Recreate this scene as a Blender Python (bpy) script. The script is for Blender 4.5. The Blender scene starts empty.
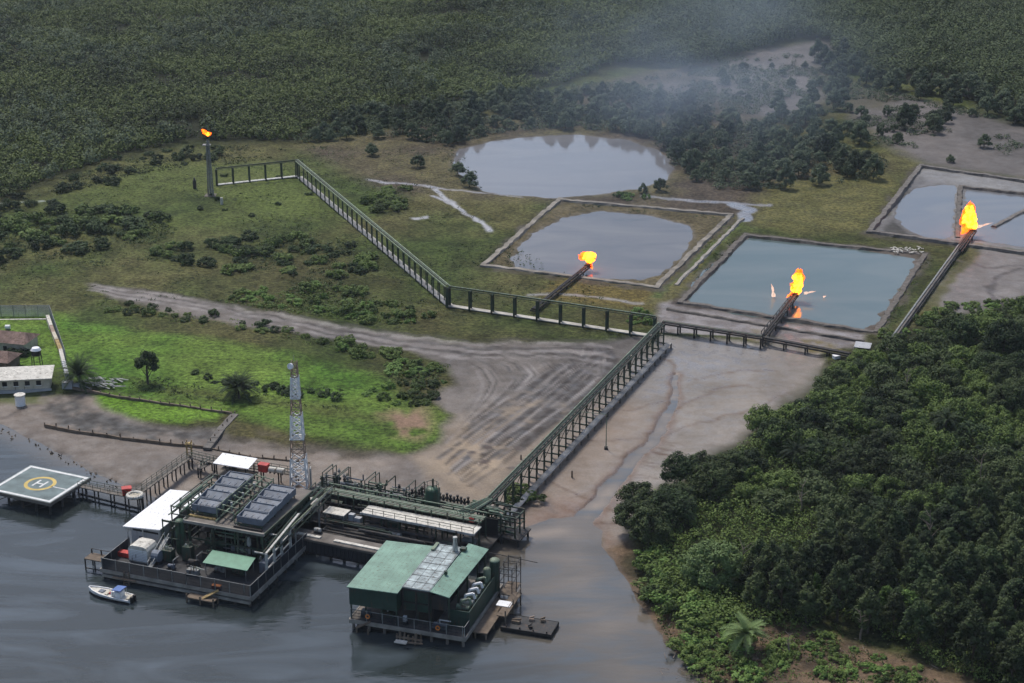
import bpy, math, random
import numpy as np
from mathutils import Vector, Matrix
D = bpy.data; S = bpy.context.scene; COL = S.collection
R = math.radians

# ------------------------------------------------------------------ camera, light, exposure
CAM_H, PITCH, FPX = 160.0, R(20.5), 1800.0
cd = D.cameras.new('camera'); cam = D.objects.new('camera', cd); COL.objects.link(cam)
cam.location = (0, 0, CAM_H); cam.rotation_euler = (R(90) - PITCH, 0, 0)
cd.sensor_width = 36; cd.lens = FPX / 1024 * 36; cd.clip_start = 1; cd.clip_end = 30000
S.camera = cam

SUN_EL, SUN_AZ = R(58), R(-28)      # azimuth from +Y towards +X
w = D.worlds.new('World'); S.world = w; w.use_nodes = True
nt = w.node_tree; bg = nt.nodes['Background']
sky = nt.nodes.new('ShaderNodeTexSky'); sky.sky_type = 'NISHITA'; sky.sun_disc = False
sky.sun_elevation = SUN_EL; sky.sun_rotation = SUN_AZ
sky.air_density = 1.0; sky.dust_density = 2.0; sky.ozone_density = 1.0; sky.altitude = 0
nt.links.new(sky.outputs[0], bg.inputs[0]); bg.inputs[1].default_value = 0.09
sd = D.lights.new('sun', 'SUN'); sun = D.objects.new('sun', sd); COL.objects.link(sun)
sd.energy = 1.9; sd.angle = R(9); sd.color = (1.0, 0.95, 0.88)
sv = Vector((math.sin(SUN_AZ) * math.cos(SUN_EL), math.cos(SUN_AZ) * math.cos(SUN_EL), math.sin(SUN_EL)))
sun.rotation_euler = sv.to_track_quat('Z', 'Y').to_euler()

S.view_settings.view_transform = 'Standard'; S.view_settings.look = 'None'
S.view_settings.exposure = 0.6; S.view_settings.gamma = 1.0; S.view_settings.use_curve_mapping = False
S.render.engine = 'CYCLES'; S.render.filter_size = 1.2
cy = S.cycles
cy.use_denoising = True
try: cy.denoiser = 'OPENIMAGEDENOISE'
except Exception: pass
cy.max_bounces = 5; cy.diffuse_bounces = 2; cy.glossy_bounces = 3; cy.transmission_bounces = 2
cy.volume_bounces = 0; cy.transparent_max_bounces = 6; cy.caustics_reflective = False; cy.caustics_refractive = False
cy.use_adaptive_sampling = True; cy.adaptive_threshold = 0.02

# ------------------------------------------------------------------ measuring: photo pixel -> point of the place
def G(u, v, z=0.0):
    x = (u - 512) / FPX; y = -(v - 341.5) / FPX
    dy = math.cos(PITCH) + y * math.sin(PITCH); dz = -math.sin(PITCH) + y * math.cos(PITCH)
    t = (z - CAM_H) / dz
    return Vector((x * t, dy * t, z))
def GP(pts, z=0.0): return np.array([G(u, v, z)[:2] for u, v in pts])
class Frame:
    def __init__(s, o, deg):
        s.o = Vector((o[0], o[1])); s.a = R(deg); s.c, s.s = math.cos(s.a), math.sin(s.a)
    def at(s, x, y, z=0.0):
        return Vector((s.o.x + x * s.c - y * s.s, s.o.y + x * s.s + y * s.c, z))

# ------------------------------------------------------------------ materials
def sr(r, g, b, k=1.0):
    f = lambda c: (c / 255 / 12.92 if c / 255 <= .04045 else ((c / 255 + .055) / 1.055) ** 2.4) * k
    return (f(r), f(g), f(b))
MATS = {}
def nodes(m):
    m.use_nodes = True; t = m.node_tree
    return t, t.nodes['Principled BSDF'], t.nodes.new, t.links.new
def mat(name, rgb, rough=.6, metal=0.0, var=.3, scale=.8, rust=0.0, spec=.4, seam=0.0):
    if name in MATS: return MATS[name]
    m = D.materials.new(name); t, b, N, L = nodes(m)
    tc = N('ShaderNodeTexCoord')
    n = N('ShaderNodeTexNoise'); n.inputs['Scale'].default_value = scale; n.inputs['Detail'].default_value = 5
    L(tc.outputs['Object'], n.inputs['Vector'])
    r = N('ShaderNodeValToRGB'); r.color_ramp.elements[0].position = .3; r.color_ramp.elements[1].position = .7
    r.color_ramp.elements[0].color = (*[c * (1 - var) for c in rgb], 1); r.color_ramp.elements[1].color = (*[min(1, c * (1 + var * .6)) for c in rgb], 1)
    L(n.outputs['Fac'], r.inputs['Fac']); out = r.outputs['Color']
    if rust > 0:
        mp = N('ShaderNodeMapping'); mp.inputs['Scale'].default_value = (2.2, 2.2, .5); L(tc.outputs['Object'], mp.inputs['Vector'])
        n2 = N('ShaderNodeTexNoise'); n2.inputs['Scale'].default_value = .9; n2.inputs['Detail'].default_value = 6; L(mp.outputs[0], n2.inputs['Vector'])
        r2 = N('ShaderNodeValToRGB'); r2.color_ramp.elements[0].position = .62 - .25 * rust; r2.color_ramp.elements[1].position = .8 - .2 * rust
        L(n2.outputs['Fac'], r2.inputs['Fac'])
        mx = N('ShaderNodeMixRGB'); L(r2.outputs['Color'], mx.inputs['Fac']); L(out, mx.inputs['Color1'])
        mx.inputs['Color2'].default_value = (.09, .055, .035, 1); out = mx.outputs['Color']
    if seam:
        sx = N('ShaderNodeSeparateXYZ'); L(tc.outputs['Object'], sx.inputs[0]); fr_ = []
        for ax, per, wd in (('X', seam, .09), ('Y', seam * 3.6, .022)):
            d1 = N('ShaderNodeMath'); d1.operation = 'DIVIDE'; L(sx.outputs[ax], d1.inputs[0]); d1.inputs[1].default_value = per
            f1 = N('ShaderNodeMath'); f1.operation = 'FRACT'; L(d1.outputs[0], f1.inputs[0]); l1 = N('ShaderNodeMath'); l1.operation = 'LESS_THAN'; L(f1.outputs[0], l1.inputs[0]); l1.inputs[1].default_value = wd; fr_.append(l1.outputs[0])
        ad = N('ShaderNodeMath'); ad.operation = 'MAXIMUM'; L(fr_[0], ad.inputs[0]); L(fr_[1], ad.inputs[1]); sc_ = N('ShaderNodeMath'); sc_.operation = 'MULTIPLY'; L(ad.outputs[0], sc_.inputs[0]); sc_.inputs[1].default_value = .38
        mx = N('ShaderNodeMixRGB'); L(sc_.outputs[0], mx.inputs['Fac']); L(out, mx.inputs['Color1']); mx.inputs['Color2'].default_value = (*[c * .45 for c in rgb], 1); out = mx.outputs['Color']
    L(out, b.inputs['Base Color'])
    b.inputs['Roughness'].default_value = rough; b.inputs['Metallic'].default_value = metal; b.inputs['Specular IOR Level'].default_value = spec
    MATS[name] = m; return m
def leafmat(name, rgb, hi, rough=.65):
    if name in MATS: return MATS[name]
    m = D.materials.new(name); t, b, N, L = nodes(m)
    tc = N('ShaderNodeTexCoord'); ge = N('ShaderNodeNewGeometry'); oi = N('ShaderNodeObjectInfo')
    n = N('ShaderNodeTexNoise'); n.inputs['Scale'].default_value = .42; n.inputs['Detail'].default_value = 3; L(ge.outputs['Position'], n.inputs['Vector'])
    a = N('ShaderNodeMath'); a.operation = 'MULTIPLY_ADD'; a.inputs[1].default_value = .45; L(ge.outputs['Random Per Island'], a.inputs[0]); L(n.outputs['Fac'], a.inputs[2])
    nb = N('ShaderNodeTexNoise'); nb.inputs['Scale'].default_value = .022; nb.inputs['Detail'].default_value = 4; L(ge.outputs['Position'], nb.inputs['Vector'])
    b1 = N('ShaderNodeMapRange'); L(nb.outputs['Fac'], b1.inputs[0]); b1.inputs[1].default_value = .3; b1.inputs[2].default_value = .7; b1.inputs[3].default_value = -.3; b1.inputs[4].default_value = .3
    a1 = N('ShaderNodeMath'); a1.operation = 'ADD'; L(a.outputs[0], a1.inputs[0]); L(b1.outputs[0], a1.inputs[1])
    a2 = N('ShaderNodeMath'); a2.operation = 'MULTIPLY_ADD'; a2.inputs[1].default_value = .42; L(oi.outputs['Random'], a2.inputs[0]); L(a1.outputs[0], a2.inputs[2])
    r = N('ShaderNodeValToRGB'); e = r.color_ramp.elements; e[0].position = .5; e[1].position = 1.1
    e[0].color = (*[c * .6 for c in rgb], 1); e[1].color = (*hi, 1); k = e.new(.75); k.color = (*rgb, 1)
    L(a2.outputs[0], r.inputs['Fac']); L(r.outputs['Color'], b.inputs['Base Color'])
    b.inputs['Roughness'].default_value = rough; b.inputs['Specular IOR Level'].default_value = .12
    MATS[name] = m; return m
M = dict(
    concrete=mat('concrete', (.30, .275, .24), .85, var=.35, scale=.5),
    dirtycrete=mat('dirty_concrete', (.17, .15, .13), .85, var=.45, scale=.4),
    palecrete=mat('pale_concrete', (.46, .43, .38), .8, var=.3, scale=.35),
    darksteel=mat('dark_steel', (.032, .032, .033), .65, .1, rust=.35),
    greensteel=mat('dark_green_paint', (.035, .062, .042), .5, 0, rust=.45),
    paintgreen=mat('mid_green_paint', (.05, .11, .065), .5, 0, rust=.4),
    palegreen=mat('faded_green_paint', (.20, .26, .18), .6, 0, rust=.5),
    greysteel=mat('grey_paint', (.25, .26, .25), .5, 0, rust=.35),
    palesteel=mat('pale_grey_paint', (.50, .50, .47), .5, 0, rust=.35),
    roofgreen=mat('green_roof_sheet', (.185, .315, .24), .55, var=.28, scale=.3, rust=.2, seam=1.0),
    canopygreen=mat('green_canopy_sheet', (.12, .29, .19), .5, var=.15),
    wallgreen=mat('dark_green_wall', (.022, .055, .04), .55, var=.3, rust=.15),
    white=mat('white_paint', (.85, .85, .85), .5, var=.08, scale=.4, rust=.05),
    whiteroof=mat('white_roof_sheet', (.86, .86, .86), .5, var=.08, scale=.3, rust=.1, seam=1.1),
    offwhite=mat('weathered_white', (.62, .59, .52), .7, var=.25, rust=.22),
    cream=mat('cream_wall', (.55, .50, .40), .8, var=.2, rust=.15),
    wallgrey=mat('pale_grey_wall', (.42, .43, .45), .6, var=.15, rust=.12),
    bluegrey=mat('blue_grey_sheet', (.15, .175, .215), .6, 0, var=.3, scale=.6, rust=.12),
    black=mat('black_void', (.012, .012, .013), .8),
    red=mat('red_paint', (.52, .05, .04), .5),
    orange=mat('orange_paint', (.75, .25, .06), .5),
    yellow=mat('yellow_paint', (.42, .30, .12), .7, rust=.5),
    padgreen=mat('helipad_green', (.155, .20, .20), .8, var=.35, scale=.35),
    padyellow=mat('helipad_yellow', (.58, .42, .12), .7, var=.2),
    padwhite=mat('helipad_white', (.68, .68, .66), .7, var=.2, scale=1.5),
    blue=mat('blue_canvas', (.10, .18, .42), .7),
    timber=mat('weathered_timber', (.17, .13, .095), .9, var=.4),
    deadwood=mat('dead_wood', (.24, .19, .15), .9, var=.4),
    bark=mat('bark', (.09, .075, .06), .9, var=.4),
    redroof=mat('red_brown_roof', (.22, .145, .12), .85, var=.5, scale=.5, rust=.5),
    clearsheet=mat('grey_clear_sheet', (.40, .46, .45), .35, var=.55, scale=.55, rust=.3),
    fencemesh=mat('fence_mesh', (.03, .035, .045), .6, .2, var=.2),
    orangeband=mat('faded_red_band', (.30, .22, .17), .7),
    tank=mat('black_tank', (.02, .02, .02), .5),
    rubber=mat('black_rubber', (.02, .02, .02), .8),
)
L_DARK = leafmat('leaf_dark', (.031, .045, .018), (.080, .108, .042))
L_MID = leafmat('leaf_mid', (.042, .069, .018), (.125, .178, .046))
L_BRIGHT = leafmat('leaf_bright', (.075, .135, .03), (.15, .24, .06))
L_PALE = leafmat('leaf_pale', (.085, .13, .045), (.15, .215, .08))
L_OLIVE = leafmat('leaf_olive', (.044, .063, .018), (.115, .148, .042))
L_GREY = leafmat('leaf_greygreen_hazed', (.056, .078, .044), (.105, .138, .076))  # grey green leaves, lightened to put distant haze into the colour
L_SHRUB = leafmat('leaf_shrub', (.024, .040, .017), (.055, .085, .032))
L_PALM = leafmat('leaf_palm', (.022, .036, .017), (.05, .075, .032))

def flame_mat(name, c0, c1, strength, clear=0.0):
    m = D.materials.new(name); t, b, N, L = nodes(m)
    t.nodes.remove(b); em = N('ShaderNodeEmission'); tc = N('ShaderNodeTexCoord')
    n = N('ShaderNodeTexNoise'); n.inputs['Scale'].default_value = .9; n.inputs['Detail'].default_value = 4; L(tc.outputs['Object'], n.inputs['Vector'])
    r = N('ShaderNodeValToRGB'); r.color_ramp.elements[0].position = .36; r.color_ramp.elements[1].position = .62
    r.color_ramp.elements[0].color = (*c0, 1); r.color_ramp.elements[1].color = (*c1, 1)
    L(n.outputs['Fac'], r.inputs['Fac']); L(r.outputs['Color'], em.inputs['Color']); em.inputs['Strength'].default_value = strength; last = em.outputs[0]
    if clear:
        n2 = N('ShaderNodeTexNoise'); n2.inputs['Scale'].default_value = 1.7; n2.inputs['Detail'].default_value = 5; L(tc.outputs['Object'], n2.inputs['Vector']); r2 = N('ShaderNodeMapRange'); L(n2.outputs['Fac'], r2.inputs[0]); r2.inputs[1].default_value = .4; r2.inputs[2].default_value = .62; r2.inputs[3].default_value = 0; r2.inputs[4].default_value = clear
        tr = N('ShaderNodeBsdfTransparent'); mx = N('ShaderNodeMixShader'); L(r2.outputs[0], mx.inputs[0]); L(last, mx.inputs[1]); L(tr.outputs[0], mx.inputs[2]); last = mx.outputs[0]
    L(last, t.nodes['Material Output'].inputs['Surface']); return m
F_CORE = flame_mat('flame_core', (1, .12, .004), (1, .32, .02), 5.0)
F_EDGE = flame_mat('flame_edge', (1, .05, .002), (1, .14, .006), 3.4, .85)
F_PALE = flame_mat('flame_pale', (1, .55, .40), (1, .75, .62), .75, .8)

# ------------------------------------------------------------------ mesh helpers
class MB:
    def __init__(s): s.v = []; s.f = []
    def add(s, vs, fs):
        n = len(s.v); s.v += [tuple(p) for p in vs]; s.f += [tuple(i + n for i in f) for f in fs]; return s
    def box(s, x0, x1, y0, y1, z0, z1):
        return s.add([(x0, y0, z0), (x1, y0, z0), (x1, y1, z0), (x0, y1, z0), (x0, y0, z1), (x1, y0, z1), (x1, y1, z1), (x0, y1, z1)],
                     [(3, 2, 1, 0), (4, 5, 6, 7), (0, 1, 5, 4), (1, 2, 6, 5), (2, 3, 7, 6), (3, 0, 4, 7)])
    def prism(s, poly, z0, z1):
        n = len(poly)
        zz0 = z0 if hasattr(z0, '__len__') else [z0] * n; zz1 = z1 if hasattr(z1, '__len__') else [z1] * n
        return s.add([(p[0], p[1], a) for p, a in zip(poly, zz0)] + [(p[0], p[1], a) for p, a in zip(poly, zz1)],
                     [tuple(range(n - 1, -1, -1)), tuple(range(n, 2 * n))] + [(i, (i + 1) % n, n + (i + 1) % n, n + i) for i in range(n)])
    def beam(s, p, q, wd, h=None):
        p, q = Vector(p), Vector(q); h = wd if h is None else h; d = (q - p)
        if d.length < 1e-6: return s
        d.normalize(); up = Vector((0, 0, 1)) if abs(d.z) < .95 else Vector((1, 0, 0))
        a = d.cross(up).normalized() * wd / 2; b = a.cross(d).normalized() * h / 2
        vs = [c + k for c in (p, q) for k in (-a - b, a - b, a + b, -a + b)]
        return s.add(vs, [(0, 1, 2, 3), (7, 6, 5, 4), (0, 4, 5, 1), (1, 5, 6, 2), (2, 6, 7, 3), (3, 7, 4, 0)])
    def tube(s, p, q, r, n=8, r2=None):
        p, q = Vector(p), Vector(q); r2 = r if r2 is None else r2; d = (q - p)
        if d.length < 1e-6: return s
        d.normalize(); up = Vector((0, 0, 1)) if abs(d.z) < .95 else Vector((1, 0, 0))
        a = d.cross(up).normalized(); b = a.cross(d).normalized(); vs = []
        for c, rr in ((p, r), (q, r2)):
            for i in range(n):
                t = 2 * math.pi * i / n; vs.append(c + (a * math.cos(t) + b * math.sin(t)) * rr)
        return s.add(vs, [tuple(range(n - 1, -1, -1)), tuple(range(n, 2 * n))] + [(i, (i + 1) % n, n + (i + 1) % n, n + i) for i in range(n)])
    def pipe(s, pts, r, n=6):
        for a, b in zip(pts[:-1], pts[1:]): s.tube(a, b, r, n)
        return s
    def ring(s, c, r0, r1, z0, z1, n=32):
        vs = []
        for rr in (r0, r1):
            for z in (z0, z1):
                for i in range(n):
                    t = 2 * math.pi * i / n; vs.append((c[0] + rr * math.cos(t), c[1] + rr * math.sin(t), z))
        fs = []
        for i in range(n):
            j = (i + 1) % n
            fs += [(n + i, n + j, 3 * n + j, 3 * n + i), (2 * n + i, 2 * n + j, 3 * n + j, 3 * n + i)[::-1], (i, j, n + j, n + i), (i, 2 * n + i, 2 * n + j, j)]
        return s.add(vs, fs)
    def dome(s, c, r, h, n=12, k=4):
        vs = []; fs = []
        for j in range(k):
            t = math.pi / 2 * j / k
            for i in range(n):
                a = 2 * math.pi * i / n; vs.append((c[0] + r * math.cos(t) * math.cos(a), c[1] + r * math.cos(t) * math.sin(a), c[2] + h * math.sin(t)))
        vs.append((c[0], c[1], c[2] + h))
        for j in range(k - 1):
            for i in range(n): fs.append((j * n + i, j * n + (i + 1) % n, (j + 1) * n + (i + 1) % n, (j + 1) * n + i))
        for i in range(n): fs.append(((k - 1) * n + i, (k - 1) * n + (i + 1) % n, k * n))
        return s.add(vs, fs)
    def mesh(s, name, m):
        me = D.meshes.new(name); me.from_pydata(s.v, [], s.f); me.validate(); me.update()
        if m: me.materials.append(m)
        return me
    def build(s, name, m, parent=None, loc=(0, 0, 0), rotz=0.0):
        if not s.v: return None
        o = D.objects.new(name, s.mesh(name, m)); COL.objects.link(o)
        o.location = loc; o.rotation_euler = (0, 0, rotz)
        if parent: o.parent = parent
        return o
def tag(o, label, cat, group=None, kind=None):
    if kind: o['kind'] = kind
    if label: o['label'] = label
    if cat: o['category'] = cat
    if group: o['group'] = group
    return o
def thing(name, label, cat, loc=(0, 0, 0), rotz=0.0, group=None):
    o = D.objects.new(name, None); COL.objects.link(o); o.location = loc; o.rotation_euler = (0, 0, rotz); o.empty_display_size = .5
    return tag(o, label, cat, group)
def one(name, mesh, loc=(0, 0, 0), rotz=0.0, parent=None, scale=None):
    o = D.objects.new(name, mesh); COL.objects.link(o); o.location = loc; o.rotation_euler = (0, 0, rotz)
    if scale: o.scale = scale
    if parent: o.parent = parent
    return o
def dup(root, loc, rotz, scale=(1, 1, 1), label=None, group=None):
    r = root.copy(); COL.objects.link(r); r.location = loc; r.rotation_euler = (0, 0, rotz); r.scale = scale
    if label: r['label'] = label
    if group: r['group'] = group
    for ch in root.children:
        c = ch.copy(); COL.objects.link(c); c.parent = r
    return r
def np_mesh(name, V, F, m):
    me = D.meshes.new(name); nv, nf, k = len(V), len(F), F.shape[1]
    me.vertices.add(nv); me.vertices.foreach_set('co', V.astype(np.float32).ravel())
    me.loops.add(nf * k); me.loops.foreach_set('vertex_index', F.astype(np.int32).ravel())
    me.polygons.add(nf); me.polygons.foreach_set('loop_start', np.arange(nf, dtype=np.int32) * k)
    try: me.polygons.foreach_set('loop_total', np.full(nf, k, dtype=np.int32))
    except Exception: pass
    me.update(calc_edges=True); me.validate()
    if m: me.materials.append(m)
    return me

# ------------------------------------------------------------------ noise and distance fields for the terrain
def vnoise(x, y, seed=0):
    xi = np.floor(x).astype(np.int64); yi = np.floor(y).astype(np.int64); fx = x - xi; fy = y - yi
    fx = fx * fx * (3 - 2 * fx); fy = fy * fy * (3 - 2 * fy)
    def h(a, b):
        n = (a * 374761393 + b * 668265263 + seed * 974634777) & 0x7fffffff
        n = ((n ^ (n >> 13)) * 1274126177) & 0x7fffffff
        return ((n ^ (n >> 16)) & 0xffff) / 65535.0
    return (h(xi, yi) * (1 - fx) + h(xi + 1, yi) * fx) * (1 - fy) + (h(xi, yi + 1) * (1 - fx) + h(xi + 1, yi + 1) * fx) * fy
def fbm(x, y, sc, seed=0, o=4):
    s = 0; a = 1; t = 0
    for i in range(o):
        s = s + a * vnoise(x / sc, y / sc, seed + i * 17); t += a; a *= .5; sc *= .5
    return s / t
def sdf(px, py, poly):
    # signed distance, positive inside
    n = len(poly); d = np.full(px.shape, 1e9); ins = np.zeros(px.shape, bool)
    for i in range(n):
        ax, ay = poly[i]; bx, by = poly[(i + 1) % n]; ex, ey = bx - ax, by - ay
        t = np.clip(((px - ax) * ex + (py - ay) * ey) / (ex * ex + ey * ey + 1e-9), 0, 1)
        d = np.minimum(d, (px - ax - t * ex) ** 2 + (py - ay - t * ey) ** 2)
        c = ((ay > py) != (by > py)) & (px < (bx - ax) * (py - ay) / (by - ay + 1e-12) + ax); ins ^= c
    d = np.sqrt(d); return np.where(ins, d, -d)
def pdist(px, py, line):
    d = np.full(px.shape, 1e9)
    for (ax, ay), (bx, by) in zip(line[:-1], line[1:]):
        ex, ey = bx - ax, by - ay
        t = np.clip(((px - ax) * ex + (py - ay) * ey) / (ex * ex + ey * ey + 1e-9), 0, 1)
        d = np.minimum(d, (px - ax - t * ex) ** 2 + (py - ay - t * ey) ** 2)
    return np.sqrt(d)
def inside(pt, poly):
    return sdf(np.array([pt[0]]), np.array([pt[1]]), poly)[0] > 0
def scatter(poly, n, mind, rng, tries=40):
    lo, hi = poly.min(0), poly.max(0); out = []
    k = 0
    while len(out) < n and k < n * tries:
        k += 1; p = rng.uniform(lo, hi)
        if not inside(p, poly): continue
        md = mind(p) if callable(mind) else mind
        if out and (((np.array(out) - p) ** 2).sum(1) < md * md).any(): continue
        out.append(p)
    return out

# ------------------------------------------------------------------ ground
SHORE = [(-60, 412), (0, 426), (30, 440), (62, 456), (92, 474), (125, 487), (150, 497), (200, 508), (300, 518), (400, 520), (470, 533), (505, 536),
         (530, 528), (552, 520), (580, 519), (600, 532), (597, 546), (610, 560), (628, 588), (640, 612), (660, 640), (690, 668), (704, 692)]
RIVER = np.vstack([GP(SHORE), np.array([(40, 150), (60, -200), (-900, -200), (-900, 520)])])
CH = [(678, 375), (672, 400), (664, 425), (650, 445), (625, 470), (606, 495), (588, 516), (570, 535)]
P0 = GP([(452, 160), (462, 150), (490, 142), (530, 138), (580, 136), (630, 142), (660, 152), (673, 165), (668, 180), (640, 190), (600, 196), (545, 199), (500, 196), (475, 188), (458, 174)])
P1W = GP([(511, 263), (520, 247), (533, 236), (560, 220), (600, 212), (650, 217), (688, 227), (695, 238), (682, 258), (660, 275), (640, 281), (600, 280), (560, 276), (515, 269)])
P2W = GP([(689, 294), (697, 280), (735, 246), (750, 239), (770, 239), (840, 248), (918, 260), (905, 280), (876, 326), (864, 331), (800, 325), (730, 315), (694, 306), (688, 300)])
P3A = GP([(893, 216), (900, 200), (915, 190), (940, 186), (956, 187), (953, 238), (935, 241), (910, 233)])
P3B = GP([(964, 190), (1024, 196), (1110, 206), (1110, 266), (1024, 249), (968, 239)])
PONDS = [P0, P1W, P2W, P3A, P3B]

def make_ground():
    # one polar sheet around the point below the viewpoint: fine where the place was photographed, coarse to the horizon
    az = np.concatenate([np.linspace(-180, -22, 34)[:-1], np.linspace(-22, 22, 700), np.linspace(22, 180, 34)[1:]])
    ds = np.concatenate([np.array([2, 60, 130, 190]), np.exp(np.linspace(math.log(240), math.log(1000), 640)), np.array([1200, 1600, 2300, 3500, 6000])])
    A, Dd = np.meshgrid(np.radians(az), ds); X = (Dd * np.sin(A)).ravel(); Y = (Dd * np.cos(A)).ravel()
    na, nd = len(az), len(ds)
    wx = X + 2.2 * (fbm(X, Y, 7, 1) - .5) * 2; wy = Y + 2.2 * (fbm(X, Y, 7, 2) - .5) * 2
    n1 = fbm(X, Y, 22, 3); n2 = fbm(X, Y, 4, 4, 3); n3 = fbm(X, Y, 60, 5)
    n4 = fbm(X, Y, 1.6, 6, 2)
    C = np.zeros((len(X), 3)); wet = np.zeros(len(X)); veg = np.ones(len(X)); Z = np.full(len(X), .9)
    Kc = .92
    def c(*a): return np.array(sr(*a, Kc)) * .86
    def paint(mask, col, wt=None, vg=None, z=None):
        nonlocal C, wet, veg, Z
        m = np.clip(mask, 0, 1)
        col = col if getattr(col, 'ndim', 1) == 2 else col[None, :]
        C = C * (1 - m[:, None]) + col * m[:, None]
        if wt is not None: wet = wet * (1 - m) + wt * m
        if vg is not None: veg = veg * (1 - m) + vg * m
        if z is not None: Z = Z * (1 - m) + z * m
    def area(px, soft=2.0, warp=True, grow=0.0):
        poly = px if isinstance(px, np.ndarray) else GP(px)
        d = sdf(wx, wy, poly) if warp else sdf(X, Y, poly)
        return np.clip((d + grow) / soft + .5, 0, 1)
    def line(px, wd, soft=.6, warp=True):
        d = pdist(wx if warp else X, wy if warp else Y, GP(px)); return np.clip((wd - d) / soft + .5, 0, 1)
    def mix(a, b, t): return a[None, :] * (1 - t[:, None]) + b[None, :] * t[:, None]
    st = lambda x, a, b: np.clip((x - a) / (b - a), 0, 1)
    # base: olive swamp grass
    C = mix(c(72, 86, 43), c(98, 96, 60), st(n1, .3, .7)); C = C * (0.62 + .5 * st(n2, .25, .75))[:, None]; C = C * (.78 + .32 * st(n3, .3, .65))[:, None]
    # forest floor, far
    FOREST = [(-300, 230), (0, 205), (40, 188), (100, 165), (190, 145), (300, 146), (330, 125), (450, 105), (520, 95), (620, 70), (720, 60), (790, 45), (900, 60), (980, 110), (1024, 140), (1400, 170), (1400, -60), (-400, -60)]
    paint(area(FOREST, 12), c(46, 50, 32))
    # brown marsh below the forest and round the pools
    paint(area([(300, 150), (420, 125), (600, 110), (740, 130), (880, 160), (890, 180), (850, 230), (740, 225), (560, 205), (440, 205), (380, 190)], 10), mix(c(86, 76, 64), c(98, 92, 62), st(n1, .35, .65)) * (.8 + .35 * st(n2, .3, .7))[:, None], .1)
    paint(area([(770, 185), (870, 172), (902, 180), (870, 232), (800, 235), (745, 225)], 8), mix(c(112, 108, 64), c(92, 92, 54), st(n2, .3, .7)))
    paint(area([(560, 268), (660, 292), (650, 312), (540, 304)], 6), c(112, 100, 58))
    paint(area([(560, 92), (700, 66), (760, 60), (800, 110), (740, 130), (600, 120)], 8), mix(c(84, 78, 66), c(96, 88, 72), st(n2, .3, .7)), .1)
    # grey mud openings in the upper right
    gm = mix(c(90, 86, 83), c(112, 106, 102), st(n1, .3, .7))
    paint(area([(700, 72), (760, 52), (830, 42), (838, 62), (820, 85), (835, 95), (800, 120), (760, 118), (720, 100)], 8), gm, .25, .1)
    paint(area([(620, 92), (680, 84), (720, 90), (700, 104), (640, 106)], 8), gm * .9, .15, .2)
    paint(area([(845, 92), (900, 96), (960, 112), (1030, 130), (1300, 160), (1300, 210), (1030, 182), (925, 168), (890, 150), (850, 118)], 8), gm, .25, .1)
    paint(area([(820, 40), (850, 62), (900, 84), (960, 92), (1030, 118), (1300, 160), (1300, 120), (1024, 70), (900, 40)], 8), c(62, 60, 44), .1)
    paint(area([(812, 60), (850, 84), (900, 100), (880, 112), (830, 108), (812, 90)], 6) * .8, c(84, 80, 62), .1)
    # green fields
    g1 = mix(c(86, 122, 46), c(108, 132, 58), st(n1, .35, .7)); g1 = g1 * (.72 + .42 * st(n2, .25, .7))[:, None] * (.8 + .3 * st(n3, .3, .65))[:, None]
    paint(area([(-80, 309), (60, 316), (75, 326), (110, 330), (200, 341), (300, 358), (350, 374), (385, 380), (400, 395), (452, 420), (443, 446), (400, 456), (340, 444), (300, 440), (230, 415), (150, 402), (90, 388), (66, 372), (-80, 372)], 5), g1)
    paint(area([(120, 380), (240, 398), (330, 408), (380, 420), (380, 428), (240, 405), (140, 392)], 4) * .55, c(84, 82, 50))
    paint(area([(75, 388), (235, 414), (232, 420), (75, 396)], 3) * .6, c(80, 72, 60))
    paint(area([(78, 396), (100, 394), (232, 414), (215, 424), (130, 426), (82, 408)], 2.5), mix(c(96, 132, 42), c(112, 142, 56), st(n1, .35, .7)))
    paint(area([(225, 420), (300, 440), (320, 455), (260, 452), (225, 438)], 4), c(92, 88, 56))
    paint(area([(380, 418), (425, 412), (436, 428), (420, 444), (395, 440)], 5) * st(n2, .3, .55), c(150, 124, 104), 0, .3)
    # soft greener ground of the left field
    paint(area([(20, 215), (150, 165), (300, 165), (360, 220), (300, 230), (140, 235)], 14) * .5 * st(n1, .3, .6), c(92, 112, 52))
    paint(area([(225, 195), (290, 175), (330, 215), (270, 222)], 10) * .6, c(98, 112, 56))
    # mud: works area between the road and the trestle
    mudc = mix(c(100, 94, 90), c(124, 116, 109), st(n1, .3, .7)) * (.86 + .24 * st(n2, .3, .7))[:, None]
    WORK = [(85, 287), (130, 291), (210, 305), (330, 327), (400, 338), (450, 346), (560, 345), (608, 346), (626, 340), (655, 338), (640, 366), (560, 440), (500, 500), (478, 512), (440, 500), (330, 470), (250, 455), (320, 452), (400, 458), (440, 447), (456, 420), (430, 400), (452, 388), (448, 366), (400, 352), (300, 338), (200, 322), (110, 300)]
    work = area(WORK, 3); paint(work, mudc, .3, .15, .75)
    beige = area([(405, 462), (470, 425), (540, 400), (560, 420), (520, 470), (480, 508), (430, 490)], 14)
    paint(beige * work, mix(c(168, 150, 128), c(150, 134, 116), st(n2, .3, .7)), .2, .1)
    # ruts: a family of arcs swept by vehicles, dark and light
    rng = np.random.default_rng(5)
    inner = np.array([(470, 352), (520, 354), (560, 362), (570, 372), (550, 388), (520, 402), (490, 418), (462, 440), (440, 462)], float)
    outer = np.array([(560, 345), (596, 350), (618, 362), (612, 380), (590, 402), (560, 425), (528, 450), (500, 470), (470, 490)], float)
    left = np.array([(440, 352), (452, 362), (468, 375), (476, 388), (474, 400), (466, 416), (455, 432), (440, 448), (424, 462)], float)
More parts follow.
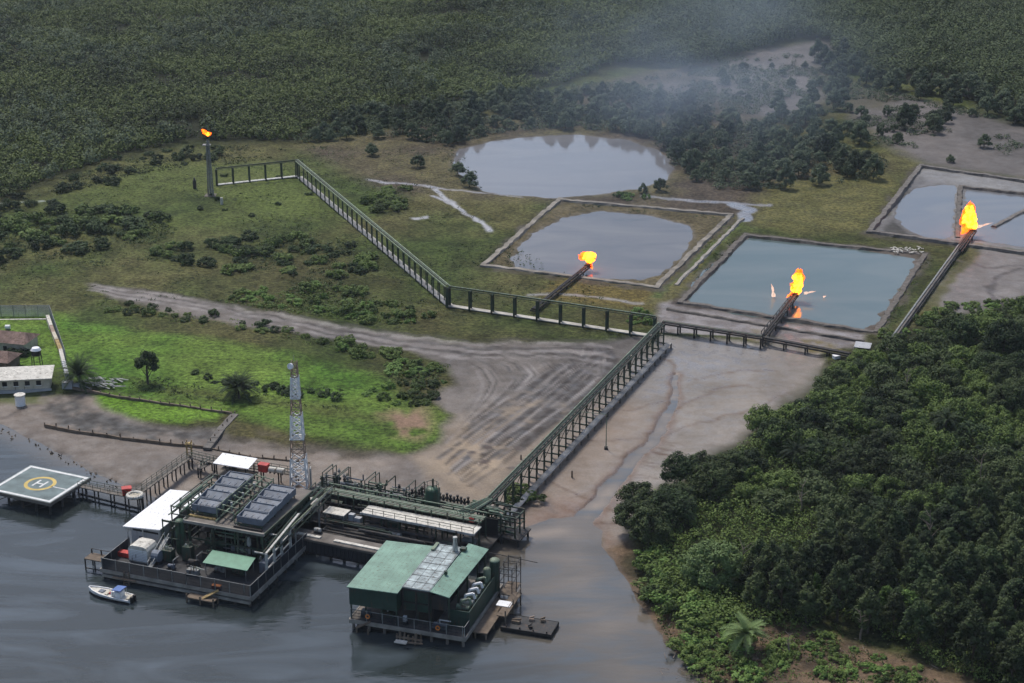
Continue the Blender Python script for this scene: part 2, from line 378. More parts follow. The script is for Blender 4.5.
    cd_, cl_ = c(54, 48, 46), c(158, 151, 147)
    for i in range(44):
        t = rng.uniform(0, 1); pts = inner * (1 - t) + outer * t + rng.normal(0, .8, inner.shape); a, b = sorted(rng.choice(np.arange(0, 9), 2, replace=False)); b = max(b, a + 3); b = min(b, 8); a = min(a, b - 3)
        paint(line([tuple(p) for p in pts[a:b + 1]], rng.uniform(.15, .5), .45, False) * rng.uniform(.25, .75) * st(n2, .2, .5), cd_ if rng.random() < .62 else cl_, .45 if rng.random() < .6 else .2, 0)
    for i in range(32):
        t = rng.uniform(0, 1); pts = left * (1 - t) + inner * t + rng.normal(0, .9, inner.shape); a = int(rng.integers(0, 5)); b = a + int(rng.integers(3, 5)); b = min(b, 8)
        paint(line([tuple(p) for p in pts[a:b + 1]], rng.uniform(.15, .5), .45, False) * rng.uniform(.25, .75) * st(n2, .2, .5), cd_ if rng.random() < .6 else cl_, .4, 0)
    paint(line([(605, 350), (614, 362), (606, 380), (580, 404), (545, 430), (520, 452)], 1.1, .7, False) * .8 * st(n2, .2, .4), c(60, 53, 50), .5, 0)
    for k, (sh_, wd_) in enumerate(((0, .7), (-14, .55), (-24, .8), (-38, .5), (-52, .6))):
        paint(line([(604 + sh_ * .3, 347), (612 + sh_ * .5, 356 - sh_ * .1), (604 + sh_, 374), (578 + sh_, 396), (548 + sh_, 420), (515 + sh_, 444), (490 + sh_, 462)], wd_, .6, False) * .8 * st(n2, .25, .45) * work, c(58, 51, 48) if k % 2 == 0 else c(70, 62, 58), .6, 0)
        paint(line([(600 + sh_ * .3, 349), (606 + sh_ * .5, 358 - sh_ * .1), (597 + sh_, 375), (571 + sh_, 397), (541 + sh_, 421), (508 + sh_, 445)], wd_ * .5, .5, False) * .55 * st(n2, .3, .5) * work, cl_, .3, 0)
    paint(line([(590, 352), (597, 366), (588, 384), (560, 408), (525, 432), (480, 456)], .8, .6, False) * .7 * st(n2, .25, .45), c(60, 54, 52), .5, 0)
    for i in range(16):      # straighter wheel tracks, in pairs, down towards the platforms
        u0, v0 = rng.uniform(560, 612), rng.uniform(352, 392); u1 = u0 - rng.uniform(60, 130); v1 = v0 + (u0 - u1) * rng.uniform(.68, .86)
        for dx in (0, 7): paint(line([(u0 + dx, v0), ((u0 + u1) / 2 + dx + 3, (v0 + v1) / 2 + 1), (u1 + dx, v1)], rng.uniform(.2, .4), .45, False) * rng.uniform(.35, .8) * st(n2, .25, .5) * work, cd_ if rng.random() < .75 else cl_, .5, 0)
    road = [(92, 289), (200, 306), (300, 324), (400, 342), (470, 350), (560, 349), (610, 353)]
    for off, wd, cc, a in ((-3, .9, cl_, .5), (1, .5, cd_, .8), (4, 1.0, cl_, .45), (7, .6, cd_, .55), (10, .8, cl_, .5), (-6, .6, cd_, .6)):
        paint(line([(u, v + off * (.4 + u / 700)) for u, v in road], wd, .8) * a * st(n2, .25, .45), cc, .45, 0)
    for u, v in [(560, 422), (548, 440), (535, 452), (575, 405), (521, 452), (490, 450), (486, 464), (482, 466), (470, 455), (513, 470), (600, 385)]:
        paint(line([(u - 2, v), (u + 2, v - .5)], .7, .6), c(88, 76, 70), .4)
    # main mudflat
    FLAT = [(664, 338), (720, 342), (770, 346), (815, 352), (830, 370), (800, 410), (760, 440), (745, 470), (720, 490), (660, 510), (630, 540), (625, 580), (595, 550), (600, 532), (560, 522), (530, 530), (495, 532), (470, 520), (520, 470), (600, 400), (650, 350)]
    fl = area(FLAT, 2)
    fc = mix(c(134, 125, 115), c(150, 141, 132), st(n1, .3, .7)) * (.93 + .12 * st(n2, .3, .7))[:, None]
    paint(fl, fc, .55, 0, .28)
    paint(area([(655, 335), (760, 343), (770, 365), (690, 385), (640, 400), (640, 370)], 14) * fl * .7, c(146, 142, 140), 1.0, 0)
    paint(area([(560, 440), (620, 395), (650, 400), (640, 440), (600, 480), (545, 520), (500, 530), (500, 490)], 12) * fl * .6 * st(n1, .25, .6), c(138, 118, 100), .4, 0)
    paint(area([(500, 530), (560, 500), (600, 495), (620, 560), (590, 560), (560, 528)], 8) * fl * .75, c(128, 100, 84), .5, 0)
    # creek and its side runnels
    d = pdist(wx, wy, GP(CH)); wide = .4 + 1.7 * st(-Y, -415, -335)
    m = np.clip((wide + 2.2 - d) / 1.5, 0, 1); paint(m * .8 * fl, c(118, 96, 82), .6, 0)
    m = np.clip((wide - d) / .8 + .5, 0, 1); paint(m, c(150, 142, 136), 1.0, 0); Z = np.where(m > 0, Z * (1 - m) + m * -.35, Z)
    for ln, wd in (([(678, 375), (668, 362), (655, 357)], .5), ([(666, 418), (690, 402), (718, 392), (745, 385)], .6), ([(650, 445), (690, 428), (745, 412), (790, 395)], .45), ([(668, 400), (630, 412), (585, 408)], .4),
                   ([(655, 438), (610, 440), (575, 443)], .35), ([(600, 505), (560, 488), (530, 478)], .5), ([(640, 458), (672, 452), (690, 458)], .4), ([(560, 512), (545, 500), (520, 492)], .5), ([(700, 380), (740, 372), (780, 372)], .35)):
        paint(line(ln, wd, .7) * .75 * fl, c(112, 92, 76), .8, 0)
    for i in range(26):
        u, v = rng.uniform(585, 660), 0; t = rng.uniform(0, 1); u = 660 - 62 * t; v = 440 + 82 * t; s_ = rng.uniform(6, 24)
        paint(line([(u + 4, v + 4), (u + 4 + s_, v + 4 + s_ * .18)], rng.uniform(.2, .5), .6) * .6 * fl, c(100, 80, 68), .4, 0)
    # band of wet ground between trestle and flare pits
    paint(area([(655, 300), (690, 304), (860, 333), (866, 352), (815, 352), (740, 340), (660, 334)], 2), mix(c(120, 112, 108), c(146, 140, 138), st(n2, .35, .65)), .55, .2, .55)
    paint(area([(672, 298), (872, 330), (872, 337), (668, 306)], 1.5), c(78, 70, 66), .2, .3)
    paint(area([(745, 332), (800, 340), (868, 352), (860, 358), (800, 352), (745, 342)], 3) * st(n2, .4, .6), c(116, 104, 62), .1)
    paint(area([(640, 310), (720, 220), (742, 216), (680, 300)], 2), c(104, 100, 62), .1)
    paint(line([(655, 300), (742, 222)], 1.2, 1), c(94, 106, 58))
    for ln in ([(483, 271), (560, 203), (731, 219), (656, 293), (483, 271)], [(680, 306), (746, 237), (925, 257), (876, 336), (680, 306)], [(1160, 278), (869, 237), (921, 169), (1160, 206)]):
        paint(line(ln, 2.3, 1.6) * st(n2, .25, .5) * .85, c(76, 68, 58), .3, .4)
    # inside the pits
    paint(area([(486, 267), (562, 204), (728, 217), (655, 288)], 2), mix(c(92, 84, 60), c(110, 100, 74), st(n2, .35, .65)), .1)
    paint(area([(684, 303), (746, 238), (922, 257), (876, 333)], 2), c(92, 82, 74), .2, .3)
    paint(area([(872, 234), (922, 171), (1024, 183), (1200, 200), (1200, 278), (1024, 254)], 2), mix(c(124, 122, 122), c(140, 138, 136), st(n1, .3, .7)), .45, .1)
    paint(area([(872, 236), (895, 220), (915, 236), (958, 243), (958, 248)], 4), c(70, 68, 64), .3, .1)
    paint(area([(892, 206), (920, 180), (930, 184), (912, 196)], 3) * .6, c(92, 90, 90), .3, .1)
    paint(area([(926, 310), (940, 285), (982, 250), (1024, 258), (1200, 285), (1200, 330), (1010, 312), (962, 318)], 3), mix(c(138, 132, 128), c(118, 112, 108), st(n1, .3, .7)), .35, .1)
    for ln in ([(950, 262), (985, 272), (1024, 268)], [(1024, 272), (998, 280), (988, 296), (996, 308)], [(1000, 300), (1024, 305)]):
        paint(line(ln, .8, .8) * .8, c(84, 78, 76), .4, 0)
    paint(area([(890, 335), (930, 300), (975, 246), (985, 246), (905, 352), (880, 352)], 2), c(92, 90, 58))
    paint(area([(840, 348), (880, 346), (915, 330), (925, 345), (890, 365), (850, 372)], 4) * st(n2, .3, .6), c(118, 104, 82))
    # pale runnels in the marsh left of the pits
    for ln, wd, cc in (([(436, 192), (445, 200), (462, 212), (492, 234)], .8, (172, 172, 176)), ([(365, 182), (400, 186), (435, 190), (470, 194), (520, 200)], .7, (150, 148, 152)), ([(418, 222), (428, 220)], 1.1, (170, 170, 174)), ([(432, 198), (452, 206)], .6, (160, 160, 165)),
                   ([(640, 198), (700, 204), (745, 207), (770, 208)], 1.0, (140, 140, 144)), ([(735, 208), (748, 212), (744, 222)], 2.2, (140, 144, 152)), ([(0, 207), (45, 204)], .5, (150, 160, 150)), ([(530, 298), (560, 296), (640, 306)], .7, (140, 136, 132)), ([(470, 152), (500, 144), (560, 140)], .5, (120, 118, 118))):
        paint(line(ln, wd, .9), c(*cc), .85, 0)
    # near shore on the left
    SH = [(-80, 385), (0, 392), (60, 398), (85, 395), (110, 415), (150, 428), (215, 430), (235, 440), (300, 452), (410, 462), (440, 500), (470, 530), (300, 520), (180, 508), (125, 490), (60, 460), (0, 430), (-80, 416)]
    paint(area(SH, 2), mix(c(138, 126, 115), c(116, 107, 100), st(n1, .35, .7)) * (.9 + .2 * st(n2, .3, .7))[:, None], .35, .1, .35)
    paint(area([(45, 400), (75, 396), (90, 412), (140, 428), (215, 430), (232, 440), (200, 446), (130, 440), (60, 428), (40, 412)], 3) * st(n2, .3, .5), c(74, 70, 67), .4, .2)
    paint(area([(60, 402), (110, 416), (140, 432), (120, 438), (60, 426), (48, 412)], 3) * st(n4, .3, .6) * .8, c(62, 60, 58), .4, .2)
    paint(line([(-30, 420), (0, 429), (32, 442), (62, 457), (92, 473), (125, 487), (150, 497)], 1.3, .9) * st(n2, .2, .5), c(74, 66, 60), .6, .1)
    paint(area([(225, 425), (300, 446), (400, 458), (330, 462), (240, 448)], 3) * st(n2, .35, .55) * .8, c(84, 76, 64), .2, .5)
    paint(area([(-40, 385), (30, 388), (55, 396), (30, 408), (-40, 402)], 3) * st(n2, .3, .5), c(90, 96, 56))
    paint(line([(0, 418), (30, 408), (50, 405), (60, 398)], .5, .8) * .7, c(84, 76, 72), .3)
    # right shore below the wood
    paint(area([(596, 548), (625, 540), (650, 560), (650, 600), (720, 632), (800, 628), (880, 655), (1024, 690), (1100, 760), (690, 760), (640, 625), (612, 580)], 3), mix(c(84, 72, 58), c(122, 102, 82), st(n2, .35, .65)), .1, .5)
    # floor of the right wood
    paint(area([(845, 352), (925, 325), (1040, 300), (1300, 290), (1300, 760), (1024, 712), (945, 675), (830, 628), (700, 630), (650, 600), (632, 560), (640, 500), (700, 470), (745, 435), (800, 392)], 5), c(52, 58, 34), 0)
    # river bed and pools, heights
    dr = sdf(X, Y, RIVER) + 1.6 * (n2 - .5); Z = np.where(dr > -9, np.minimum(Z, .28 - np.clip((dr + 9) / 9, 0, 1) * .3), Z); Z = np.where(dr > 0, -.05 - np.minimum(dr * .16, 2.5), Z)
    m = np.clip((dr + 1.8) / 1.8, 0, 1) * .5; paint(m, c(96, 84, 76), .7, 0)
    for p in PONDS:
        dp = sdf(wx, wy, p) if p is P0 else sdf(X + .3 * (wx - X) + (n2 - .5) * 3, Y + .3 * (wy - Y) + (n4 - .5) * 2, p)
        m = np.clip((dp + 1.6) / 1.6, 0, 1); paint(m * .6, c(96, 88, 78), .6, 0)
        Z = np.where(dp > -3, np.minimum(Z, .75 - .3 * np.clip((dp + 3) / 3, 0, 1)), Z); Z = np.where(dp > 0, .42 - np.minimum(dp * .25, .9), Z)
    land = np.clip((Z - .5) / .3, 0, 1); Z = Z + land * ((n1 - .5) * .5 + (n2 - .5) * .35)
    rut = work * (n4 - .5) * .12; Z = Z + rut
    idx = np.arange(na * nd).reshape(nd, na)
    F = np.stack([idx[:-1, :-1].ravel(), idx[:-1, 1:].ravel(), idx[1:, 1:].ravel(), idx[1:, :-1].ravel()], 1)
    me = np_mesh('ground', np.stack([X, Y, Z], 1), F[:, ::-1], None)
    a = me.attributes.new('albedo', 'FLOAT_COLOR', 'POINT'); a.data.foreach_set('color', np.concatenate([np.clip(C, 0, 1), np.ones((len(X), 1))], 1).astype(np.float32).ravel())
    for nm, arr in (('wet', wet), ('veg', veg)):
        a = me.attributes.new(nm, 'FLOAT', 'POINT'); a.data.foreach_set('value', np.clip(arr, 0, 1).astype(np.float32))
    m = D.materials.new('ground'); t, b, N, L = nodes(m)
    at = N('ShaderNodeAttribute'); at.attribute_name = 'albedo'; aw = N('ShaderNodeAttribute'); aw.attribute_name = 'wet'; av = N('ShaderNodeAttribute'); av.attribute_name = 'veg'
    tc = N('ShaderNodeTexCoord')
    def noise(sc, det=4):
        n = N('ShaderNodeTexNoise'); n.inputs['Scale'].default_value = sc; n.inputs['Detail'].default_value = det; L(tc.outputs['Object'], n.inputs['Vector']); return n.outputs['Fac']
    def mr(x, a0, a1, b0, b1):
        n = N('ShaderNodeMapRange'); L(x, n.inputs[0])
        for i, k in enumerate((a0, a1, b0, b1)): n.inputs[i + 1].default_value = k
        return n.outputs[0]
    def mul(x, y, op='MULTIPLY'):
        n = N('ShaderNodeMath'); n.operation = op
        for i, k in enumerate((x, y)):
            if isinstance(k, (int, float)): n.inputs[i].default_value = k
            else: L(k, n.inputs[i])
        return n.outputs[0]
    tuft = mr(noise(.9, 6), .38, .66, -.42, .38); fine = mr(noise(2.6, 3), .3, .7, -.22, .22); big = mr(noise(.12, 5), .3, .7, -.16, .16)
    var = mul(mul(mul(tuft, fine, 'ADD'), av.outputs['Fac']), mul(mul(fine, .5), mr(noise(7.0, 4), .3, .7, -.12, .12), 'ADD'), 'ADD'); var = mul(mul(var, big, 'ADD'), 1.0, 'ADD')
    vm = N('ShaderNodeVectorMath'); vm.operation = 'SCALE'; L(at.outputs['Color'], vm.inputs[0]); L(var, vm.inputs['Scale'])
    L(vm.outputs[0], b.inputs['Base Color'])
    wn = mul(aw.outputs['Fac'], mr(noise(.35, 5), .35, .65, .35, 1.35))
    L(mr(wn, 0, 1, .92, .16), b.inputs['Roughness']); L(mr(wn, 0, 1, .12, .55), b.inputs['Specular IOR Level'])
    bp = N('ShaderNodeBump'); bp.inputs['Distance'].default_value = .35; L(mr(av.outputs['Fac'], 0, 1, .22, .8), bp.inputs['Strength']); L(noise(1.6, 5), bp.inputs['Height']); L(bp.outputs[0], b.inputs['Normal'])
    me.materials.append(m); me.polygons.foreach_set('use_smooth', np.ones(len(F), bool))
    o = D.objects.new('ground', me); COL.objects.link(o); o['kind'] = 'structure'
make_ground()

def water_mat(name, deep, silt, rough, bump, wscale, silty=True, ior=1.36):
    m = D.materials.new(name); t, b, N, L = nodes(m); tc = N('ShaderNodeTexCoord')
    n = N('ShaderNodeTexNoise'); n.inputs['Scale'].default_value = .035; n.inputs['Detail'].default_value = 5; n.inputs['Distortion'].default_value = 1.2
    mp = N('ShaderNodeMapping'); mp.inputs['Rotation'].default_value = (0, 0, R(35)); mp.inputs['Scale'].default_value = (.55, 1.6, 1); L(tc.outputs['Object'], mp.inputs['Vector']); L(mp.outputs[0], n.inputs['Vector'])
    mx = N('ShaderNodeMixRGB'); mx.inputs['Color1'].default_value = (*deep, 1); mx.inputs['Color2'].default_value = (*silt, 1)
    if silty:
        a = N('ShaderNodeAttribute'); a.attribute_name = 'silt'; ad = N('ShaderNodeMath'); ad.operation = 'MULTIPLY_ADD'; ad.use_clamp = True
        r = N('ShaderNodeMapRange'); L(n.outputs['Fac'], r.inputs[0]); r.inputs[1].default_value = .3; r.inputs[2].default_value = .7; r.inputs[3].default_value = .5; r.inputs[4].default_value = 1.3
        L(a.outputs['Fac'], ad.inputs[0]); L(r.outputs[0], ad.inputs[1]); ad.inputs[2].default_value = 0; L(ad.outputs[0], mx.inputs['Fac'])
    else:
        r = N('ShaderNodeMapRange'); L(n.outputs['Fac'], r.inputs[0]); r.inputs[1].default_value = .35; r.inputs[2].default_value = .65; L(r.outputs[0], mx.inputs['Fac'])
    col_ = mx.outputs[0]
    if silty:
        ns = N('ShaderNodeTexNoise'); ns.inputs['Scale'].default_value = .05; ns.inputs['Detail'].default_value = 6; ns.inputs['Distortion'].default_value = 2.2; ms = N('ShaderNodeMapping'); ms.inputs['Rotation'].default_value = (0, 0, R(28)); ms.inputs['Scale'].default_value = (.4, 1.5, 1); L(tc.outputs['Object'], ms.inputs['Vector']); L(ms.outputs[0], ns.inputs['Vector'])
        rs = N('ShaderNodeMapRange'); L(ns.outputs['Fac'], rs.inputs[0]); rs.inputs[1].default_value = .46; rs.inputs[2].default_value = .68; rs.inputs[3].default_value = 0; rs.inputs[4].default_value = .75
        m4 = N('ShaderNodeMixRGB'); L(rs.outputs[0], m4.inputs['Fac']); L(col_, m4.inputs['Color1']); m4.inputs['Color2'].default_value = (.075, .095, .11, 1); col_ = m4.outputs[0]
    L(col_, b.inputs['Base Color'])
    # slicks: smooth and rippled bands
    rr = N('ShaderNodeMapRange'); L(n.outputs['Fac'], rr.inputs[0]); rr.inputs[1].default_value = .42; rr.inputs[2].default_value = .6; rr.inputs[3].default_value = rough; rr.inputs[4].default_value = rough * 2.4
    L(rr.outputs[0], b.inputs['Roughness']); b.inputs['IOR'].default_value = ior; b.inputs['Specular IOR Level'].default_value = .95
    w1 = N('ShaderNodeTexNoise'); w1.inputs['Scale'].default_value = wscale; w1.inputs['Detail'].default_value = 4
    m2 = N('ShaderNodeMapping'); m2.inputs['Rotation'].default_value = (0, 0, R(-25)); m2.inputs['Scale'].default_value = (.45, 1.3, 1); L(tc.outputs['Object'], m2.inputs['Vector']); L(m2.outputs[0], w1.inputs['Vector'])
    bp = N('ShaderNodeBump'); bp.inputs['Strength'].default_value = bump; bp.inputs['Distance'].default_value = .4; L(w1.outputs['Fac'], bp.inputs['Height']); L(bp.outputs[0], b.inputs['Normal'])
    return m
def make_river():
    xs = np.concatenate([np.linspace(-900, -130, 10)[:-1], np.linspace(-130, 110, 161)]); ys = np.concatenate([np.linspace(-200, 240, 10)[:-1], np.linspace(240, 455, 150)])
    X, Y = np.meshgrid(xs, ys); X = X.ravel(); Y = Y.ravel()
    nz = fbm(X, Y, 18, 41); n2 = fbm(X, Y, 5, 42)
    src = GP([(560, 525), (572, 545), (600, 570)]); d = pdist(X + 8 * (nz - .5), Y + 8 * (nz - .5), src)
    s = np.clip(1 - d / 17, 0, 1) ** .8 * .62
    sh = -sdf(X, Y, RIVER); s = np.maximum(s, np.clip(1 + (sh + 1) / 9, 0, 1) * .5 * (X > -25)); s = np.maximum(s, np.clip(1 + (sh + 1) / 6, 0, 1) * .35)
    br = np.clip(1 - pdist(X, Y, GP([(500, 545), (530, 536), (560, 530)])) / 8, 0, 1); s = np.maximum(s, br * .95)
    plume = np.clip(1 - pdist(X + 10 * (nz - .5), Y, GP([(580, 560), (600, 620), (640, 683)])) / 30, 0, 1) * .6; s = np.maximum(s, plume)
    s = np.maximum(s, np.clip(1 - pdist(X, Y, GP(CH[:-1])) / 5, 0, 1) * .8)  # creek: silt plus the sky's reflection, put into the water colour
    na, nd = len(xs), len(ys); idx = np.arange(na * nd).reshape(nd, na)
    F = np.stack([idx[:-1, :-1].ravel(), idx[:-1, 1:].ravel(), idx[1:, 1:].ravel(), idx[1:, :-1].ravel()], 1)
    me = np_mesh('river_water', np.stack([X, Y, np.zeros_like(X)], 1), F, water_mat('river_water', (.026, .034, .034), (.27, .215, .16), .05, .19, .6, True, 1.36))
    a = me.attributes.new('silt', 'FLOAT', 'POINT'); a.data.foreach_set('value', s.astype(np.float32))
    o = D.objects.new('river_water', me); COL.objects.link(o); o['kind'] = 'structure'
make_river()
PWM = [water_mat('pool_water', (.16, .16, .17), (.19, .185, .19), .05, .03, .8, False), water_mat('pit_water_grey', (.10, .10, .105), (.165, .155, .15), .07, .05, .8, False),
       water_mat('pit_water_teal', (.085, .122, .120), (.120, .150, .145), .07, .04, .8, False), water_mat('pit_water_pale', (.13, .14, .155), (.165, .165, .17), .07, .05, .8, False)]
for p, mi, nm in ((P0, 0, 'pool_water'), (P1W, 1, 'pond_water'), (P2W, 2, 'pond_water'), (P3A, 3, 'pond_water'), (P3B, 3, 'pond_water')):
    c_ = p.mean(0); q = c_ + (p - c_) * (1 + 4 / np.linalg.norm(p - c_, axis=1))[:, None]
    o = MB().add([(x, y, .4) for x, y in q], [tuple(range(len(q)))]).build(nm, PWM[mi]); o['kind'] = 'structure'

# ------------------------------------------------------------------ plants
def quads(P, Nn, size, rng, squash=.7):
    n = len(P); Nn = Nn / (np.linalg.norm(Nn, axis=1, keepdims=True) + 1e-9)
    r = rng.normal(size=(n, 3)); a = np.cross(Nn, r); a /= (np.linalg.norm(a, axis=1, keepdims=True) + 1e-9); b = np.cross(Nn, a)
    s = size * rng.uniform(.6, 1.35, (n, 1)) * .5
    V = np.stack([P - a * s, P - b * s * squash, P + a * s, P + b * s * squash], 1).reshape(-1, 3)
    return V, np.arange(n * 4).reshape(n, 4)
def crown(rng, rx, h, z0, clumps, leaves, size, lumpy=.33, top=0.0):
    # clumps of leaves spread through an uneven ellipsoid standing on z0
    P = []; Nn = []
    for k in range(clumps):
        th = rng.uniform(0, 2 * math.pi); ph = math.asin(rng.uniform(-.55, 1)); q = rng.uniform(.45, 1.0) ** .6
        rr = rx * (1 - top * max(0, math.sin(ph)))
        c = np.array([rr * q * math.cos(ph) * math.cos(th), rr * q * math.cos(ph) * math.sin(th), z0 + h * .5 + h * .5 * q * math.sin(ph)])
        cr = rx * lumpy * rng.uniform(.7, 1.3); d = rng.normal(size=(leaves, 3)); d /= np.linalg.norm(d, axis=1, keepdims=True)
        p = c + d * cr * rng.uniform(.55, 1.0, (leaves, 1)) * np.array([1, 1, .8]); P.append(p)
        Nn.append(d + np.array([0, 0, .55]) + rng.normal(0, .35, (leaves, 3)))
    P = np.concatenate(P); P[:, 2] = np.maximum(P[:, 2], .15)
    return quads(P, np.concatenate(Nn), size, rng)
def trunk_mb(rng, h, r, limbs, spread):
    mb = MB(); p = Vector((0, 0, -.6)); q = Vector((rng.uniform(-.2, .2), rng.uniform(-.2, .2), h * .55)); mb.tube(p, q, r, 7, r * .7)
    for i in range(limbs):
        a = rng.uniform(0, 6.28); t = rng.uniform(.35, 1); s = p.lerp(q, t)
        mb.tube(s, s + Vector((math.cos(a) * spread, math.sin(a) * spread, h * rng.uniform(.2, .4))), r * .45, 5, r * .12)
    mb.tube(q, q + Vector((0, 0, h * .35)), r * .7, 6, r * .15); return mb
def tree_proto(name, lm, seed, rx, h, z0, clumps, leaves, size, tr=.22, lumpy=.33, top=0.0):
    rng = np.random.default_rng(seed); V, F = crown(rng, rx, h - z0, z0, clumps, leaves, size, lumpy, top)
    return trunk_mb(rng, h * .8, tr, 5, rx * .5).mesh('trunk', M['bark']), np_mesh('crown', V, F, lm)
def put_tree(name, proto, loc, rotz, sc, label, group=None, cat='tree', crown_mat=None):
    t = thing(name, label, cat, loc, rotz, group); t.scale = sc
    one('trunk', proto[0], parent=t); c = one('crown', proto[1], parent=t); return t
def bush_mesh(lm, seed, rx, h, clumps, leaves, size):
    rng = np.random.default_rng(seed); V, F = crown(rng, rx, h, 0, clumps, leaves, size, .38); return np_mesh('shrub', V, F, lm)
def mass(name, label, P, rx, h, n, size, lm, seed, cat):
    # one object of leaf faces over many points: far or matted growth nobody could count
    rng = np.random.default_rng(seed); P = np.asarray(P); k = len(P)
    big_ = .7 + .6 * fbm(P[:, 0], P[:, 1], 26, seed); hh = h * rng.uniform(.6, 1.25, k) * big_; rr = rx * rng.uniform(.7, 1.25, k)
    th = rng.uniform(0, 2 * math.pi, (k, n)); ph = np.arcsin(rng.uniform(-.35, 1, (k, n))); q = rng.uniform(.6, 1.05, (k, n))
    d = np.stack([np.cos(ph) * np.cos(th), np.cos(ph) * np.sin(th), np.sin(ph)], 2)
    Q = d * q[..., None] * np.stack([rr, rr, hh * .55], 1)[:, None, :]; Q[..., 0] += P[:, None, 0]; Q[..., 1] += P[:, None, 1]; Q[..., 2] += (.6 + hh * .45)[:, None]
    V, F = quads(Q.reshape(-1, 3), d.reshape(-1, 3) + rng.normal(0, .4, (k * n, 3)) + np.array([0, 0, .5]), size, rng)
    o = D.objects.new(name, np_mesh(name, V, F, lm)); COL.objects.link(o); return tag(o, label, cat, kind='stuff')
def jitter(poly, sp, rng, keep=None):
    lo, hi = poly.min(0), poly.max(0); xs, ys = np.meshgrid(np.arange(lo[0], hi[0], sp), np.arange(lo[1], hi[1], sp)); X = xs.ravel() + rng.uniform(-.5, .5, xs.size) * sp; Y = ys.ravel() + rng.uniform(-.5, .5, xs.size) * sp
    m = sdf(X + 5 * (fbm(X, Y, 12, 61) - .5), Y + 5 * (fbm(X, Y, 12, 62) - .5), poly) > 0
    if keep is not None: m &= keep(X, Y)
    return np.stack([X[m], Y[m]], 1)

rng = np.random.default_rng(11)
# far mangrove forest: reads as one olive mass
FOR_L = GP([(-130, 215), (0, 203), (40, 186), (100, 163), (190, 143), (250, 143), (300, 143), (340, 118), (450, 104), (520, 96), (560, 88), (612, 66), (640, 40), (650, -12), (-130, -12)])
mass('mangrove_forest', 'low olive green mangrove forest spreading over the upper left', jitter(FOR_L, 2.7, rng, lambda X, Y: np.abs(fbm(X, Y, 70, 97, 5) - .5) > .016), 2.2, 4.4, 60, .75, L_OLIVE, 71, 'forest')
mass('forest_emergents', 'taller rounded grey green crowns standing out of the far mangrove forest', jitter(FOR_L, 7, rng, lambda X, Y: fbm(X, Y, 45, 98, 4) > .52), 3.2, 6.6, 120, .75, L_GREY, 73, 'forest')
FOR_R = GP([(640, 40), (612, 66), (690, 74), (760, 52), (800, 40), (830, 44), (836, 62), (880, 80), (960, 84), (1024, 112), (1140, 150), (1200, -12), (650, -12)])
mass('distant_forest', 'dark tall forest behind the grey mud in the upper right', jitter(FOR_R, 3.6, rng), 3.0, 8.5, 110, .85, L_DARK, 72, 'forest')

mang = [tree_proto('m', L_GREY, 100 + i, 2.4, 5.4, .1, 34, 84, .40, .15, .32, .6) for i in range(5)]
mang_meshes = []
for a, b in mang:
    me = b.copy(); mang_meshes.append(me)
def mangroves(poly, n, mind, smin, smax, label, group, name='mangrove_tree'):
    for p in scatter(poly, n, mind, rng):
        s = rng.uniform(smin, smax); put_tree(name, mang[rng.integers(5)], (p[0], p[1], .6), rng.uniform(0, 6.28), (s, s, s * rng.uniform(.8, 1.25)), label, group)
BELT1 = GP([(296, 146), (335, 122), (430, 108), (520, 100), (600, 92), (690, 104), (700, 122), (690, 140), (640, 138), (580, 131), (530, 133), (490, 138), (450, 148), (400, 140), (340, 144)])
BELT2 = GP([(690, 116), (740, 124), (800, 142), (850, 150), (884, 164), (886, 180), (830, 188), (770, 192), (720, 192), (690, 182), (676, 172), (664, 152), (650, 140), (680, 132)])
mangroves(BELT1, 130, 4.2, .8, 1.4, 'grey green mangrove in the belt behind the round pool', 'mangroves behind the round pool')
mangroves(BELT2, 76, 4.2, .8, 1.4, 'grey green mangrove in the thicket right of the round pool', 'mangroves right of the round pool')
mangroves(GP([(790, 70), (850, 95), (860, 120), (900, 115), (980, 118), (960, 132), (880, 150), (830, 150), (790, 140), (770, 110), (820, 100)]), 36, 6, .7, 1.5, 'dark bushy mangrove standing on the grey mud', 'mangroves on the grey mud')
mangroves(GP([(700, 82), (720, 76), (800, 62), (815, 80), (770, 108), (740, 104)]), 12, 8, .5, .9, 'small lone mangrove on the hazy grey mud', 'lone mangroves on the mud')
mass('thicket', 'soft low grey green scrub spreading over the grey mud in the upper right', jitter(GP([(690, 70), (800, 50), (840, 80), (900, 96), (1030, 130), (1030, 160), (930, 150), (880, 164), (800, 140), (740, 124), (690, 112)]), 2.6, rng, lambda X, Y: fbm(X, Y, 15, 99) > .50), 1.5, 1.9, 40, .5, L_GREY, 341, 'thicket')
for i, p in enumerate((BELT1, BELT2)): mass('thicket', ['low tangled thicket under the mangroves behind the round pool', 'low tangled thicket under the mangroves right of the round pool'][i], jitter(p, 2.4, rng, lambda X, Y: fbm(X, Y, 14, 88) > .42), 1.7, 2.6, 40, .55, L_GREY, 330 + i, 'thicket')
mass('thicket', 'sparse low thicket scattered over the brown marsh below the far forest', jitter(GP([(560, 90), (690, 78), (760, 110), (700, 118), (600, 108)]), 3.4, rng, lambda X, Y: fbm(X, Y, 12, 89) > .45), 1.7, 2.6, 40, .55, L_GREY, 340, 'thicket')
mangroves(GP([(830, 55), (880, 84), (960, 92), (1030, 116), (1030, 132), (960, 112), (890, 100), (840, 92), (812, 64)]), 40, 5, 1.0, 1.8, 'large dark mangrove at the front of the far right forest', 'mangroves fronting the far right forest')
